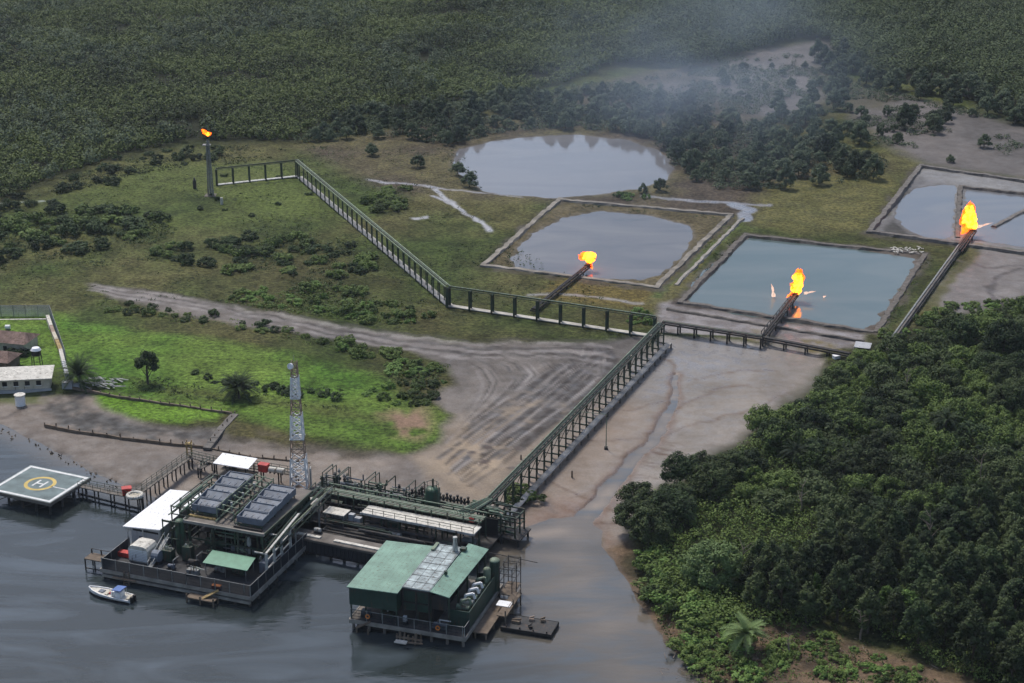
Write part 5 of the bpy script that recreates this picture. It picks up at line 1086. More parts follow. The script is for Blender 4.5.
MB().prism([(-2.6, -.8), (-.6, -.8), (-.6, .8), (-2.6, .8)], .65, [1.75, 1.6, 1.6, 1.75]).build('console', M['white'], t)
MB().prism([(-2.9, -1.05), (-1.0, -1.05), (-1.0, 1.05), (-2.9, 1.05)], [2.2, 2.05, 2.05, 2.2], [2.32, 2.15, 2.15, 2.32]).build('canopy', M['blue'], t)
mb = MB()
for x in (-2.8, -1.1):
    for y in (-.95, .95): mb.beam((x, y, .6), (x, y, 2.15), .07)
mb.build('canopy_frame', PS, t); MB().box(-4.5, -3.9, -.9, .9, .6, 1.0).box(.2, .7, -.9, .9, .7, 1.0).build('bench', M['cream'], t)
mb = MB()
for y in (-.45, .45): mb.box(-5.15, -4.62, y - .2, y + .2, .1, 1.25)
mb.build('outboard_motor', M['tank'], t); MB().box(-.3, .1, -.3, .3, .7, 1.0).build('cargo', M['red'], t); MB().box(1.4, 2.4, -.5, .5, .75, .95).build('hatch', M['bluegrey'], t)

# ------------------------------------------------------------------ middle platform (quay, pipeway, manifolds)
C = Frame(G(297, 540, 2), -23); rz = C.a
t = thing('quay', 'long dark sheet piled quay between the two platforms', 'quay', C.at(0, 0), rz)
MB().box(-4.5, 34, -1.6, 1.9, 3.3, 3.7).build('deck', M['dirtycrete'], t)
mb = MB(); 
for i in range(86): x = -4.4 + i * .44; mb.box(x, x + .3, -1.75 - .12 * (i % 2), -1.62, .9 + .25 * ((i * 7) % 3) * .4, 3.6)
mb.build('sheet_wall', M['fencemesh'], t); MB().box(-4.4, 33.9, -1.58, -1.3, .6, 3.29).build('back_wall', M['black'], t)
MB().box(-4.6, 34, -1.95, -1.77, 3.3, 3.75).build('waling', M['dirtycrete'], t)
for i in range(13): MB().tube((-3.6 + i * 2.9, -1.2, -1.5), (-3.6 + i * 2.9, -1.2, 3.3), .3, 8).build('pile', M['concrete'] if i % 3 == 0 else DS, t)
for lab, x0, x1 in (('pale slab strip lying along the quay edge behind the green roof', 8.5, 19), ('shorter pale slab strip at the left end of the quay', .5, 5.5)):
    tag(MB().box(x0, x1, -.9, -.1, 3.71, 3.95).build('slab_strip', M['offwhite'], None, C.at(0, 0), rz), lab, 'slab')
t = thing('pump_unit', 'small white pump unit at the left end of the quay', 'pump', C.at(3.2, .9, 3.7), rz); MB().box(0, 1.6, 0, .8, 0, .3).build('base', DS, t); MB().tube((.1, .4, .7), (1.4, .4, .7), .4, 10).build('motor', M['palesteel'], t)
t = thing('pipeway', 'dark lower pipe deck in the shade below the white walkway', 'pipe deck', C.at(0, 0), rz)
MB().box(-3.5, 35.5, 4.2, 19, 1.6, 2.0).build('deck', DS, t)
MB().box(-3.5, 35.5, 4.0, 4.18, 1.2, 2.2).build('edge_beam', M['dirtycrete'], t)
for i in range(12):
    for y in (4.8, 18.4): MB().tube((-3 + i * 3.4, y, -1.5), (-3 + i * 3.4, y, 1.6), .28, 8).build('pile', DS, t)
r_ = random.Random(9)
for i in range(30): y = r_.uniform(5, 18); z = r_.uniform(2.2, 4.2); x = r_.uniform(-3, 14); MB().pipe([(x, y, z), (x + 14, y, z), (x + 14, y, z - 1)], r_.uniform(.1, .28)).build('pipe', r_.choice([DS, GS, DS, M['black'], DS]), t)  # pipes coloured dark to put the deep shade below the walkway into them
for i in range(9): x = r_.uniform(-2, 32); y = r_.uniform(6, 16); MB().tube((x, y, 2.9), (x + 2.6, y, 2.9), .6, 10).build('vessel', r_.choice([DS, GS, GR]), t)
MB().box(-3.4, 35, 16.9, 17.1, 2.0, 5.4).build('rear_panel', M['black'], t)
t = thing('walkway', 'long elevated walkway with a white deck and thin railing beside the green pipes', 'walkway', C.at(0, 0), rz)
MB().box(9.6, 33.8, 8.4, 12.0, 5.75, 6.0).build('deck', M['offwhite'], t); MB().box(9.5, 33.9, 8.22, 8.38, 5.6, 6.05).build('edge_beam', M['palesteel'], t)
mb = MB()
for i in range(11): x = 9.8 + i * 2.38; mb.beam((x, 8.5, 6), (x, 8.5, 7.1), .09)
mb.beam((9.8, 8.5, 7.1), (33.6, 8.5, 7.1), .08).beam((9.8, 8.5, 6.55), (33.6, 8.5, 6.55), .06).beam((33.6, 8.5, 7.1), (33.6, 11.8, 7.1), .08); mb.build('handrail', GS, t)
for i in range(7):
    for y in (8.8, 11.6): MB().beam((10 + i * 3.9, y, 2.0), (10 + i * 3.9, y, 5.74), .25).build('column', GS, t)
for i, (x, y, sx, sy, lab) in enumerate(((-6.8, 8.6, 5.0, 4.4, 'white flat roofed landing beside the foot of the pipe bridge'), (1.6, 7.6, 4.6, 3.0, 'small white flat roof left of the long white walkway'))):
    t = thing('roofed_landing', lab, 'roof', C.at(x, y, 2.0), rz); MB().box(0, sx, 0, sy, 2.7, 2.9).build('roof', M['offwhite'], t)
    for px_ in (.3, sx - .3):
        for py_ in (.3, sy - .3): MB().beam((px_, py_, 0), (px_, py_, 2.7), .2).build('post', GR, t)
    MB().box(.6, sx - .6, sy - .6, sy - .4, 0, 2.2).build('panel', M['palesteel'], t)
t = thing('cabinet', 'pale grey cabinets standing under the pipes left of the white walkway', 'cabinet', C.at(6.4, 9.2, 2.0), rz); MB().box(0, 1.1, 0, 1.0, 0, 2.6).box(1.25, 2.6, 0, 1.0, 0, 2.1).build('body', M['wallgrey'], t)
t = thing('pipe_rack', 'rack of faded green pipes running behind the white walkway', 'pipe rack', C.at(0, 0), rz)
for i, (y, rr, m) in enumerate(((12.5, .2, PG), (13.0, .26, GS), (13.6, .22, PG), (14.2, .3, PGp), (14.8, .2, PG))): MB().tube((-1, y, 6.6), (33.5, y, 6.6), rr, 8).build('pipe', m, t)
for i in range(11): MB().beam((-.8 + i * 3.4, 12.3, 2.0), (-.8 + i * 3.4, 12.3, 7.4), .22).beam((-.8 + i * 3.4, 15.2, 2.0), (-.8 + i * 3.4, 15.2, 7.4), .22).beam((-.8 + i * 3.4, 12.3, 6.3), (-.8 + i * 3.4, 15.2, 6.3), .2).build('bent', GS, t)
MB().beam((-1, 12.3, 7.4), (33.5, 12.3, 7.4), .2).beam((-1, 15.2, 7.4), (33.5, 15.2, 7.4), .2).build('top_rail', PG, t)
# pipe bridge from the left platform
p0 = A.at(29.5, 12, 0); p1 = C.at(-1.0, 13.5, 0); o = p0.copy(); q = p1 - p0; t = thing('pipe_bridge', 'bundle of green pipes bridging from the left platform to the middle deck', 'pipe bridge', o); d = q.normalized(); nn = Vector((d.y, -d.x, 0))
for i in range(6): MB().tube(nn * (i - 2.5) * .65 + Vector((0, 0, 7.0 + .35 * (i % 2))), q + nn * (i - 2.5) * .65 + Vector((0, 0, 7.0 + .35 * (i % 2))), .17, 8).build('pipe', [PG, GS, PGp, GS, PG, GR][i], t)
mb = MB(); L = q.length
for s_ in (-1, 1): mb.beam(nn * s_ * 2 + Vector((0, 0, 6.6)), q + nn * s_ * 2 + Vector((0, 0, 6.6)), .25).beam(nn * s_ * 2 + Vector((0, 0, 8.0)), q + nn * s_ * 2 + Vector((0, 0, 8.0)), .15)
for i in range(8):
    c = q * i / 7; mb.beam(c - nn * 2.1 + Vector((0, 0, 6.6)), c + nn * 2.1 + Vector((0, 0, 6.6)), .2)
    for s_ in (-1, 1): mb.beam(c + nn * s_ * 2 + Vector((0, 0, 6.6)), c + nn * s_ * 2 + Vector((0, 0, 8.0)), .14)
mb.build('truss', GS, t)
for i in (2, 5):
    for s_ in (-1, 1): MB().beam(q * i / 7 + nn * s_ * 1.8 + Vector((0, 0, 0)), q * i / 7 + nn * s_ * 1.8 + Vector((0, 0, 6.5)), .3).build('column', GR, t)
# manifold skids at the back
t = thing('manifold_deck', 'dark deck on piles crowded with valves behind the pipe rack', 'platform', C.at(0, 0), rz)
MB().box(-9, 24.5, 20.6, 27.4, 1.5, 1.9).build('deck', DS, t); MB().box(-9.1, 24.6, 20.4, 20.58, 1.3, 2.1).build('edge_beam', M['dirtycrete'], t)
for i in range(11):
    for y in (21, 27): MB().tube((-8.6 + i * 3.3, y, -1), (-8.6 + i * 3.3, y, 1.5), .26, 8).build('pile', DS, t)
def skid(x, y, sx, sy, label, seed, m0):
    r_ = random.Random(seed); t = thing('manifold_skid', label, 'pipework', C.at(x, y, 1.9), rz); MB().box(0, sx, 0, sy, 0, .3).build('base', DS, t)
    for i in range(6): z = r_.uniform(.6, 2.0); yy = sy * (i + .5) / 6; MB().pipe([(.2, yy, z), (sx - .3, yy, z), (sx - .3, yy, r_.uniform(1.2, 3.2))], r_.uniform(.12, .22)).build('pipe', r_.choice([m0, GS, PG, GR]), t)
    for i in range(8): xx, yy = r_.uniform(.4, sx - .4), r_.uniform(.4, sy - .4); h = r_.uniform(1.6, 3.4); mb = MB().tube((xx, yy, .3), (xx, yy, h), .13, 7); mb.box(xx - .28, xx + .28, yy - .2, yy + .2, h - .6, h - .25); mb.ring((xx, yy), .18, .3, h, h + .08, 10); mb.build('valve', r_.choice([GS, m0, GR, DS]), t)
    for i in range(2): xx = r_.uniform(.5, sx - 1); MB().beam((xx, .3, .3), (xx, .3, 4.2), .15).beam((xx, sy - .3, .3), (xx, sy - .3, 4.2), .15).beam((xx, .3, 4.2), (xx, sy - .3, 4.2), .15).build('frame', GS, t)
skid(-8, 21.4, 4.0, 5, 'valve skid at the left end of the manifold deck beside the mast', 31, GR)
skid(-3.4, 21.2, 4.6, 5.4, 'grey valve skid second from the left on the manifold deck', 32, M['bluegrey'])
skid(2.0, 21.2, 4.6, 5.4, 'valve skid with tall frames in the middle of the manifold deck', 33, GS)
skid(7.4, 21.2, 4.4, 5.2, 'dense dark pipe skid right of the tall framed skid', 34, PGp)
skid(12.4, 21.4, 4.6, 4.8, 'dark valve skid just left of the green vessel', 35, GS)
for i, (x, y, lab) in enumerate(((1.2, 20.9, 'white drum standing left on the manifold deck edge'), (6.9, 20.9, 'white drum standing in the middle of the manifold deck edge'))):
    t = thing('drum', lab, 'drum', C.at(x, y, 1.9)); MB().tube((0, 0, 0), (0, 0, 1.0), .5, 12).build('body', M['white'], t); MB().tube((0, 0, 1.0), (0, 0, 1.12), .42, 12).build('lid', M['offwhite'], t)
mb = MB(); 
t = thing('well_row', 'row of dark upright valve heads along the back of the manifold deck', 'valves', C.at(0, 0, 1.9), rz)
for i in range(17):
    x = 12 + i * .78; y = 26.3; h = 1.5 + .5 * ((i * 5) % 3) * .5; MB().tube((x, y, 0), (x, y, h), .2, 7).box(x - .32, x + .32, y - .25, y + .25, h * .5, h * .75).tube((x, y, h), (x, y, h + .3), .3, 7).build('valve', DS, t)
MB().tube((12, 25.6, .5), (25, 25.6, .5), .22, 8).tube((12, 25.0, .9), (25, 25.0, .9), .18, 8).build('header', GS, t)
t = thing('green_vessel', 'tall dark green vertical vessel with a small frame on top', 'vessel', C.at(19.4, 20.2, 1.9)); MB().tube((0, 0, .5), (0, 0, 5.6), 1.35, 18).build('shell', PGp, t); MB().dome((0, 0, 5.6), 1.35, .7, 18).build('top_head', PGp, t)
mb = MB(); 
for a_ in (0, 1.57, 3.14, 4.71): mb.beam((1.1 * math.cos(a_), 1.1 * math.sin(a_), 0), (1.1 * math.cos(a_), 1.1 * math.sin(a_), .6), .25)
mb.build('leg', DS, t); mb = MB().ring((0, 0), 1.25, 1.33, 7.0, 7.1, 16)
for k in range(8): a_ = k * math.pi / 4; mb.beam((1.29 * math.cos(a_), 1.29 * math.sin(a_), 5.7), (1.29 * math.cos(a_), 1.29 * math.sin(a_), 7.0), .08)
mb.tube((.2, .1, 6.2), (.2, .1, 8.0), .2, 8).build('top_railing', GS, t); MB().tube((1.5, 0, .5), (1.5, 0, 6.2), .15, 6).build('pipe', PG, t)
t = thing('pipe_spool', 'horizontal pale green pipe spool right of the green vessel', 'pipes', C.at(20.5, 20.5, 1.9), rz)
for i in range(4): MB().pipe([(.5, i * .9, 1.2 + .4 * (i % 2)), (6.5, i * .9, 1.2 + .4 * (i % 2)), (6.5, i * .9, 3.4), (9.5, i * .9 - 1.5, 4.0)], .2, 8).build('pipe', [PG, GS, PG, PGp][i], t)
MB().beam((1, 0, 0), (1, 3, 0), .2).beam((1, 0, 0), (1, 0, 1.2), .2).beam((6, 0, 0), (6, 0, 1.2), .2).build('support', DS, t)
# trestle foot platform
t = thing('trestle_platform', 'low dark platform at the water end of the long trestle', 'platform', C.at(28.3, 17.2, 0), rz)
MB().box(0, 11.2, 0, 5.8, 1.3, 1.65).build('deck', DS, t)
for x in (.5, 3.8, 7.2, 10.7):
    for y in (.4, 5.4): MB().tube((x, y, -1.4), (x, y, 1.3), .25, 8).build('pile', DS, t)
r_ = random.Random(3); mb = MB()
for x in (1, 4, 7, 10):
    for y in (.6, 3, 5.2): mb.beam((x, y, 1.65), (x, y, 6.0), .28)
for z in (3.8, 5.9):
    for y in (.6, 3, 5.2): mb.beam((1, y, z), (10, y, z), .26)
    for x in (1, 4, 7, 10): mb.beam((x, .6, z - .26), (x, 5.2, z - .26), .22)
mb.build('frame', GS, t)
for i in range(20): y = r_.uniform(.5, 5.3); z = r_.choice([2.1, 2.6, 4.1, 6.3]) + r_.uniform(-.1, .3); x = r_.uniform(.5, 5); MB().pipe([(x, y, z), (x + r_.uniform(2, 5), y, z), (x + r_.uniform(2, 5), y, z + r_.uniform(-1.4, .8))], r_.uniform(.1, .24)).build('pipe', r_.choice([GS, PGp, PG, DS, GS]), t)
p0 = C.at(30, 13.2, 0); a = G(490, 500, 6.3); q = Vector((a.x - p0.x, a.y - p0.y, 0)); t = thing('pipe_bend', 'fan of green pipes turning from the pipe rack into the long trestle', 'pipes', (p0.x, p0.y, 0)); d = q.normalized(); nn = Vector((d.y, -d.x, 0))
for i in range(6): MB().pipe([nn * (i * .6 - 3) + Vector((0, 0, 6.7)), q * .6 + nn * (i * .45 - 1.6) + Vector((0, 0, 6.8)), q + nn * (i * .28 - .7) + Vector((0, 0, 6.6))], .18, 8).build('pipe', [PG, GS, PGp, GS, PG, GS][i], t)
MB().beam(q * .5 - nn * 2.2 + Vector((0, 0, 1.6)), q * .5 - nn * 2.2 + Vector((0, 0, 6.4)), .25).beam(q * .5 + nn * 1.4 + Vector((0, 0, 1.6)), q * .5 + nn * 1.4 + Vector((0, 0, 6.4)), .25).beam(q * .5 - nn * 2.3 + Vector((0, 0, 6.4)), q * .5 + nn * 1.5 + Vector((0, 0, 6.4)), .25).build('support', GS, t)
p = C.at(31.4, 12.8, 6.0); t = thing('life_ring', 'small red life ring box at the right end of the white walkway', 'life ring', p, rz); MB().box(-.5, .5, -.3, .3, .2, 1.1).build('body', M['red'], t); MB().beam((0, 0, 0), (0, 0, .2), .2).build('post', GS, t)
p = G(635, 371, 0); t = thing('pale_drum', 'round pale drum on a post halfway along the long trestle', 'drum', (p.x - 1.5, p.y, .6)); MB().tube((0, 0, 0), (0, 0, 2.4), .4, 8).build('post', DS, t); MB().tube((0, 0, 2.4), (0, 0, 3.3), .9, 14).build('drum', M['cream'], t)
p = G(606, 449, .3); t = thing('lamp_post', 'thin lamp post with a long arm in the mudflat beside the trestle', 'lamp post', p); MB().tube((0, 0, -.3), (0, 0, 8.2), .12, 7, .07).build('pole', PG, t); MB().tube((0, 0, 8.2), (-5.5, 1.2, 8.3), .07, 6).build('arm', PG, t); MB().box(-.4, .4, -.4, .4, -.3, .5).build('base', DS, t)
for u, v, lab in ((572, 478, 'short dark stump in the mudflat near the trestle'), (521, 462, 'short dark stump left of the trestle')):
    p = G(u, v, .2); tag(MB().tube((0, 0, -.3), (0, 0, 1.7), .22, 7, .16).build('stump', M['timber'], None, p), lab, 'stump')

# radio mast
p = G(300, 494); t = thing('radio_mast', 'tall lattice radio mast banded white and faded red', 'radio mast', (p.x, p.y, 1.0)); Hm = 28.5
w_ = lambda z: 1.75 * (1 - z / Hm) + .55 * (z / Hm)
def lat(z0, z1, k, m, nm):
    f_ = 1.25 if nm == 'white_band' else .6
    mb = MB(); c4 = ((-1, -1), (1, -1), (1, 1), (-1, 1))
    for i in range(k):
        a0, a1 = z0 + (z1 - z0) * i / k, z0 + (z1 - z0) * (i + 1) / k; b0, b1 = w_(a0), w_(a1)
        for j in range(4):
            (ax, ay), (bx, by) = c4[j], c4[(j + 1) % 4]
            mb.beam((ax * b0, ay * b0, a0), (ax * b1, ay * b1, a1), .24 * f_); mb.beam((ax * b0, ay * b0, a0), (bx * b1, by * b1, a1), .16 * f_); mb.beam((bx * b0, by * b0, a0), (ax * b1, ay * b1, a1), .16 * f_); mb.beam((ax * b0, ay * b0, a0), (bx * b0, by * b0, a0), .13)
    mb.build(nm, m, t)
lat(0, 1.0, 1, M['orangeband'], 'red_band'); lat(1.0, 7.6, 3, M['white'], 'white_band'); lat(7.6, 11.8, 2, M['orangeband'], 'red_band'); lat(11.8, 17.0, 3, M['white'], 'white_band'); lat(17, 20.6, 2, M['orangeband'], 'red_band'); lat(20.6, 25.2, 4, M['white'], 'white_band'); lat(25.2, Hm, 3, M['orangeband'], 'red_band')
mb = MB().box(-1.5, 1.5, -1.5, 1.5, 11.7, 11.85).box(-.9, .9, -.9, .9, 20.5, 20.62); mb.build('platform', PS, t); MB().tube((-.55, -.8, Hm - .8), (-.75, -1.2, Hm - .7), .62, 14).build('dish', M['white'], t); MB().tube((0, 0, Hm), (0, 0, Hm + 1.2), .06, 6).build('aerial', GR, t)
MB().box(-2.4, 2.4, -2.4, 2.4, -1.6, -.05).build('foundation', M['orangeband'], t); MB().box(2.2, 2.5, -.6, .6, 0, 5.0).build('cable_ladder', PS, t)

# white roofed shelter and small things on the back jetty
t = thing('jetty_shelter', 'small white flat roofed shelter on the jetty behind the coolers', 'shelter', A.at(-.8, 44.0, 2.4), A.a)
MB().prism([(0, 0), (8.3, 0), (8.0, 4.6), (-.2, 4.6)], [2.4, 2.4, 2.8, 2.8], [2.55, 2.55, 2.95, 2.95]).build('roof', M['white'], t)
for x in (.6, 7.4):
    for y in (.4, 4.0): MB().beam((x, y, -3), (x, y, 2.45), .2).build('post', DS, t)
MB().box(0, 8.2, .1, 4.4, -.3, 0).build('floor', M['dirtycrete'], t); MB().box(3.6, 4.4, 1.5, 2.2, 0, 1.6).build('cabinet', DS, t)
p = G(264, 471, 3.2); t = thing('red_locker', 'red locker beside the white tanks on the back jetty', 'locker', p, A.a); MB().box(-1, 1, -.7, .7, 0, 1.5).build('body', M['red'], t); MB().box(-1.08, 1.08, -.78, .78, 1.5, 1.68).build('lid', M['red'], t)
for i, u in enumerate((273, 281)):
    p = G(u, 473 + i, 3.2); t = thing('white_tank', ['white tank next to the red locker on the back jetty', 'white tank between its twin and the radio mast'][i], 'tank', p, A.a); MB().tube((-.8, 0, .75), (.8, 0, .75), .6, 12).build('shell', M['offwhite'], t); MB().box(-.6, -.4, -.5, .5, 0, .4).box(.4, .6, -.5, .5, 0, .4).build('saddle', DS, t)

# ------------------------------------------------------------------ green roofed platform
Bf = Frame(G(350, 619, 2), -18); rz = Bf.a
t = thing('platform', 'smaller platform on piles below the green roofs', 'platform', Bf.at(0, 0), rz)
MB().box(0, 21.6, 0, 20.6, 1.5, 2.0).build('deck', M['dirtycrete'], t); MB().box(-.1, 21.75, -.25, -.01, 1.35, 2.1).box(21.61, 21.8, -.1, 20.6, 1.35, 2.1).box(-.2, -.01, 0, 20.6, 1.35, 2.1).build('edge_beam', M['concrete'], t)
MB().box(.8, 20.9, 1.2, 20, -.4, 1.45).build('pontoon', M['black'], t)  # black box added under this deck too, standing for the shade there
for i in range(8):
    for y in (.4, 20.2): MB().tube((.5 + i * 2.95, y, -1.5), (.5 + i * 2.95, y, 1.6), .28, 8).build('pile', M['dirtycrete'] if y < 1 else DS, t)
for y in (4, 8, 12, 16): MB().tube((21.2, y, -1.5), (21.2, y, 1.6), .28, 8).build('pile', DS, t)
t = thing('compressor_house', 'green roofed compressor house with open ground floor over the water', 'building', Bf.at(0, 0, 2.0), rz)
# left volume
MB().prism([(-.3, -.3), (9.3, -.3), (9.3, 18.6), (-.3, 18.6)], [6.4, 6.7, 6.7, 6.4], [6.55, 6.85, 6.85, 6.55]).build('roof', M['roofgreen'], t)
MB().prism([(0, 0), (9.0, 0), (9.0, 18.3), (0, 18.3)], 3.0, [6.4, 6.68, 6.68, 6.4]).build('wall', M['wallgreen'], t)
MB().prism([(9.35, 1.6), (14.6, 1.6), (14.6, 19.2), (9.35, 19.2)], [7.0, 7.0, 7.0, 7.0], [7.15, 7.15, 7.15, 7.15]).build('middle_roof', M['clearsheet'], t)
mb = MB()
for k in range(8): y = 1.7 + k * 2.45; mb.box(9.4, 14.55, y - .03, y + .03, 7.152, 7.2)
for x in (9.5, 11.1, 12.9, 14.45): mb.box(x - .02, x + .02, 1.7, 19.1, 7.152, 7.19)
mb.build('roof_batten', M['darksteel'], t); MB().box(9.4, 10.0, 16.2, 19.1, 7.27, 7.5).build('roof_kerb', PG, t)
MB().prism([(9.36, 1.9), (14.58, 1.9), (14.58, 19), (9.36, 19)], 2.6, 6.98).build('middle_wall', M['wallgreen'], t)
mb = MB()
for x in (9.5, 12, 14.4): mb.beam((x, 1.65, 0), (x, 1.65, 6.95), .25)
mb.beam((9.5, 1.65, 6.8), (14.4, 1.65, 6.8), .3).beam((9.5, 1.65, 4.3), (14.4, 1.65, 4.3), .2); mb.build('front_frame', M['darksteel'], t)
MB().prism([(14.62, 1.7), (18.2, 1.7), (18.8, 21.3), (14.9, 21.3)], [6.9, 6.3, 6.3, 6.9], [7.05, 6.45, 6.45, 7.05]).build('right_roof', M['roofgreen'], t)
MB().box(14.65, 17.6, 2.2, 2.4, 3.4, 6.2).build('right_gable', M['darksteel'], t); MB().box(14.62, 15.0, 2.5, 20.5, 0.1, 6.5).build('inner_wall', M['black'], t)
for x, y in ((17.9, 2.3), (17.9, 7), (17.9, 12), (18.1, 17), (18.3, 20.8), (.2, .3), (3, .3), (6, .3), (8.8, .3), (.2, 6), (.2, 12), (.2, 18), (14.4, 2.4), (12, 2.4)): MB().beam((x, y, 0), (x, y, 6.25 if x > 17 else 3.0), .25).build('column', GS, t)
MB().tube((13.6, 17.6, 7.2), (13.6, 17.6, 9.6), .55, 12, .3).tube((13.6, 17.6, 9.6), (13.6, 17.6, 9.9), .42, 12).build('exhaust_stack', M['palesteel'], t); MB().box(14.9, 15.4, 8.2, 8.6, 7.1, 7.8).box(14.4, 15.5, 17.8, 18.8, 7.1, 7.6).build('roof_box', GS, t)
t = thing('machine_annex', 'dark green annex with open top full of machinery on the right side', 'annex', Bf.at(17.8, 3.0, 2.0), rz)
mb = MB(); mb.box(0, 3.6, 0, .15, 0, 3.4).box(3.45, 3.6, .152, 14.5, 0, 3.4).box(0, 3.6, 14.502, 14.65, 0, 3.4); mb.build('wall', M['wallgreen'], t); MB().box(.02, 3.44, .16, 14.49, 1.6, 1.9).build('floor', DS, t)
r_ = random.Random(12)
for k in range(5): y = 2.2 + k * 2.1; MB().tube((.5, y, 2.9), (2.9, y, 2.9), .55, 12).build('engine', [PG, M['offwhite'], PG, GR, PG][k], t); MB().pipe([(1.2, y, 3.3), (1.4, y, 4.2), (2.6, y + .7, 4.4), (2.9, y + .7, 3.4)], .26, 8).build('duct', M['white'] if k in (1, 2, 3) else PG, t); MB().box(.6, 2.8, y - .5, y + .5, 1.9, 2.5).build('bed', PG, t)
MB().tube((2.4, 13.2, 1.9), (2.4, 13.2, 5.0), .7, 12).dome((2.4, 13.2, 5.0), .7, .5).build('dome_vessel', PG, t)
t = thing('green_vessel', 'dark green vertical vessel at the back corner of the green roofed platform', 'vessel', Bf.at(21.0, 18.2, 2.0), rz); MB().tube((0, 0, 0), (0, 0, 6.0), .95, 16).build('shell', M['wallgreen'], t); MB().dome((0, 0, 6.0), .95, .5, 16).build('top_head', PG, t)
t = thing('scaffold', 'thin dark scaffold and rails behind the green roofed platform', 'scaffold', Bf.at(20.5, 17.0, 2.0), rz); mb = MB()
for x in (1.8, 4.2):
    for y in (0, 2.6, 5.2): mb.beam((x, y, -3.2), (x, y, 5.4), .13)
for z in (0, 2.4, 4.2, 5.2):
    for y in (0, 2.6, 5.2): mb.beam((1.8, y, z), (4.2, y, z), .1)
    for x in (1.8, 4.2): mb.beam((x, 0, z), (x, 5.2, z), .1)
mb.beam((-2, 5.4, 5.2), (7.5, 5.0, 4.8), .1); mb.build('frame', DS, t); MB().box(1.7, 4.3, 0, 5.2, -.1, .02).build('deck', M['timber'], t)
fence('fine dark railing along the front of the green roofed platform', Bf, [(.15, .1), (21.5, .1), (21.5, 2.8)], 2.0, 2.0, .24)
for i, (x, y, sx, sy, h, m, lab) in enumerate(((1.5, 1.2, 1.8, 1.2, 1.3, M['bluegrey'], 'blue grey machine at the left of the open ground floor'), (5.2, 1.4, 2.4, 1.4, 1.5, GS, 'dark green machine under the left green roof'), (9.6, .9, .8, .7, 1.7, M['white'], 'white cabinet on the deck in front of the middle roof'), (15.2, .7, 2.6, 1.2, 1.2, M['bluegrey'], 'blue grey pump at the right front of the green roofed platform'))):
    t = thing('machine', lab, 'machine', Bf.at(x, y, 2.0), rz); MB().box(0, sx, 0, sy, 0, h * .35).build('base', DS, t); MB().box(.1, sx - .1, .1, sy - .1, h * .36, h).build('body', m, t)
    if i != 2: MB().tube((sx * .5, sy * .5, h), (sx * .5, sy * .5, h + .8), .14, 8).pipe([(sx * .5, sy * .5, h + .8), (sx * 1.3, sy * .5, h + .8)], .12).build('pipe', PS, t)
for i, (x, lab) in enumerate(((3.4, 'orange life ring hanging on the left of the front railing'), (16.6, 'orange life ring hanging near the right of the front railing'))):
    tag(MB().ring((0, 0), .25, .45, -.08, .08, 18).build('life_ring', M['orange'], None, Bf.at(x, -.02, 3.1), rz), lab, 'life ring').rotation_euler = (R(90), 0, rz)
t = thing('boat_landing', 'cluster of brown timber fenders and steps at the front of the green roofed platform', 'boat landing', Bf.at(9.2, -.4, 0), rz); mb = MB()
for k in range(7): MB().beam((k * .75, -.6 - .5 * (k % 3), -1.3), (k * .75 + .1, -.5 - .4 * (k % 2), 1.2 + .7 * ((k * 3) % 4) * .4), .28).build('pile', M['timber'], t)
mb.beam((0, -.8, .8), (5, -1.0, .9), .3).beam((0.5, -1.6, .3), (5.2, -1.4, .5), .25); mb.build('fender', M['timber'], t); MB().box(.2, 2.4, -2.3, -1.3, .35, .55).build('step', M['offwhite'], t)
t = thing('fender_steps', 'short timber steps at the left front corner of the green roofed platform', 'steps', Bf.at(1.6, -.3, 0), rz); MB().beam((0, -.4, 1.0), (2.4, .1, 2.3), .9, .15).build('ramp', M['timber'], t); mb = MB()
for x in (0, 2.2): MB().beam((x, -.6, -1.3), (x, -.6, 1.1), .24).build('pile', M['timber'], t)
# pontoon barge and gangway
t = thing('landing_stage', 'timber landing with stairs between the green roofed platform and the barge', 'landing stage', Bf.at(21.9, 3.5, 0), rz)
MB().box(0, 2.6, 0, 13, 1.2, 1.45).build('deck', M['timber'], t); MB().box(2.62, 4.4, 5.2, 14.5, 2.2, 2.4).build('upper_deck', M['timber'], t); mb = MB()
for y in (.3, 4.4, 8.6, 12.7):
    for x in (.3, 2.3): MB().beam((x, y, -1.4), (x, y, 1.2), .26).build('pile', M['timber'], t)
for y in (5.4, 9.8, 14.2): MB().beam((4.2, y, -1.4), (4.2, y, 3.4), .22).build('pile', M['timber'], t)
MB().beam((4.2, 5.4, 3.3), (4.2, 14.2, 3.3), .1).build('handrail', M['timber'], t)
tag(MB().box(-1.3, 1.3, -1.0, 1.0, 0, .12).build('white_board', M['white'], None, Bf.at(24.6, 12.9, 2.43), rz), 'white board lying flat on the landing beside the barge', 'board')
t = thing('barge', 'flat dark pontoon barge moored right of the green roofed platform', 'barge', Bf.at(25.6, 7.6, 0), rz)
MB().prism([(0, 0), (9.4, 0), (9.4, 4.8), (0, 4.8)], -.3, .75).build('hull', M['black'], t); MB().box(.06, 9.34, .06, 4.74, .76, .84).build('deck', M['darksteel'], t); MB().box(0, 9.4, -.08, -.01, .4, .86).box(0, 9.4, 4.81, 4.88, .4, .86).build('rub_rail', M['rubber'], t)
for k in range(4): MB().tube((1 + k * 2.5, .3, .84), (1 + k * 2.5, .3, 1.2), .14, 8).build('bollard', DS, t)
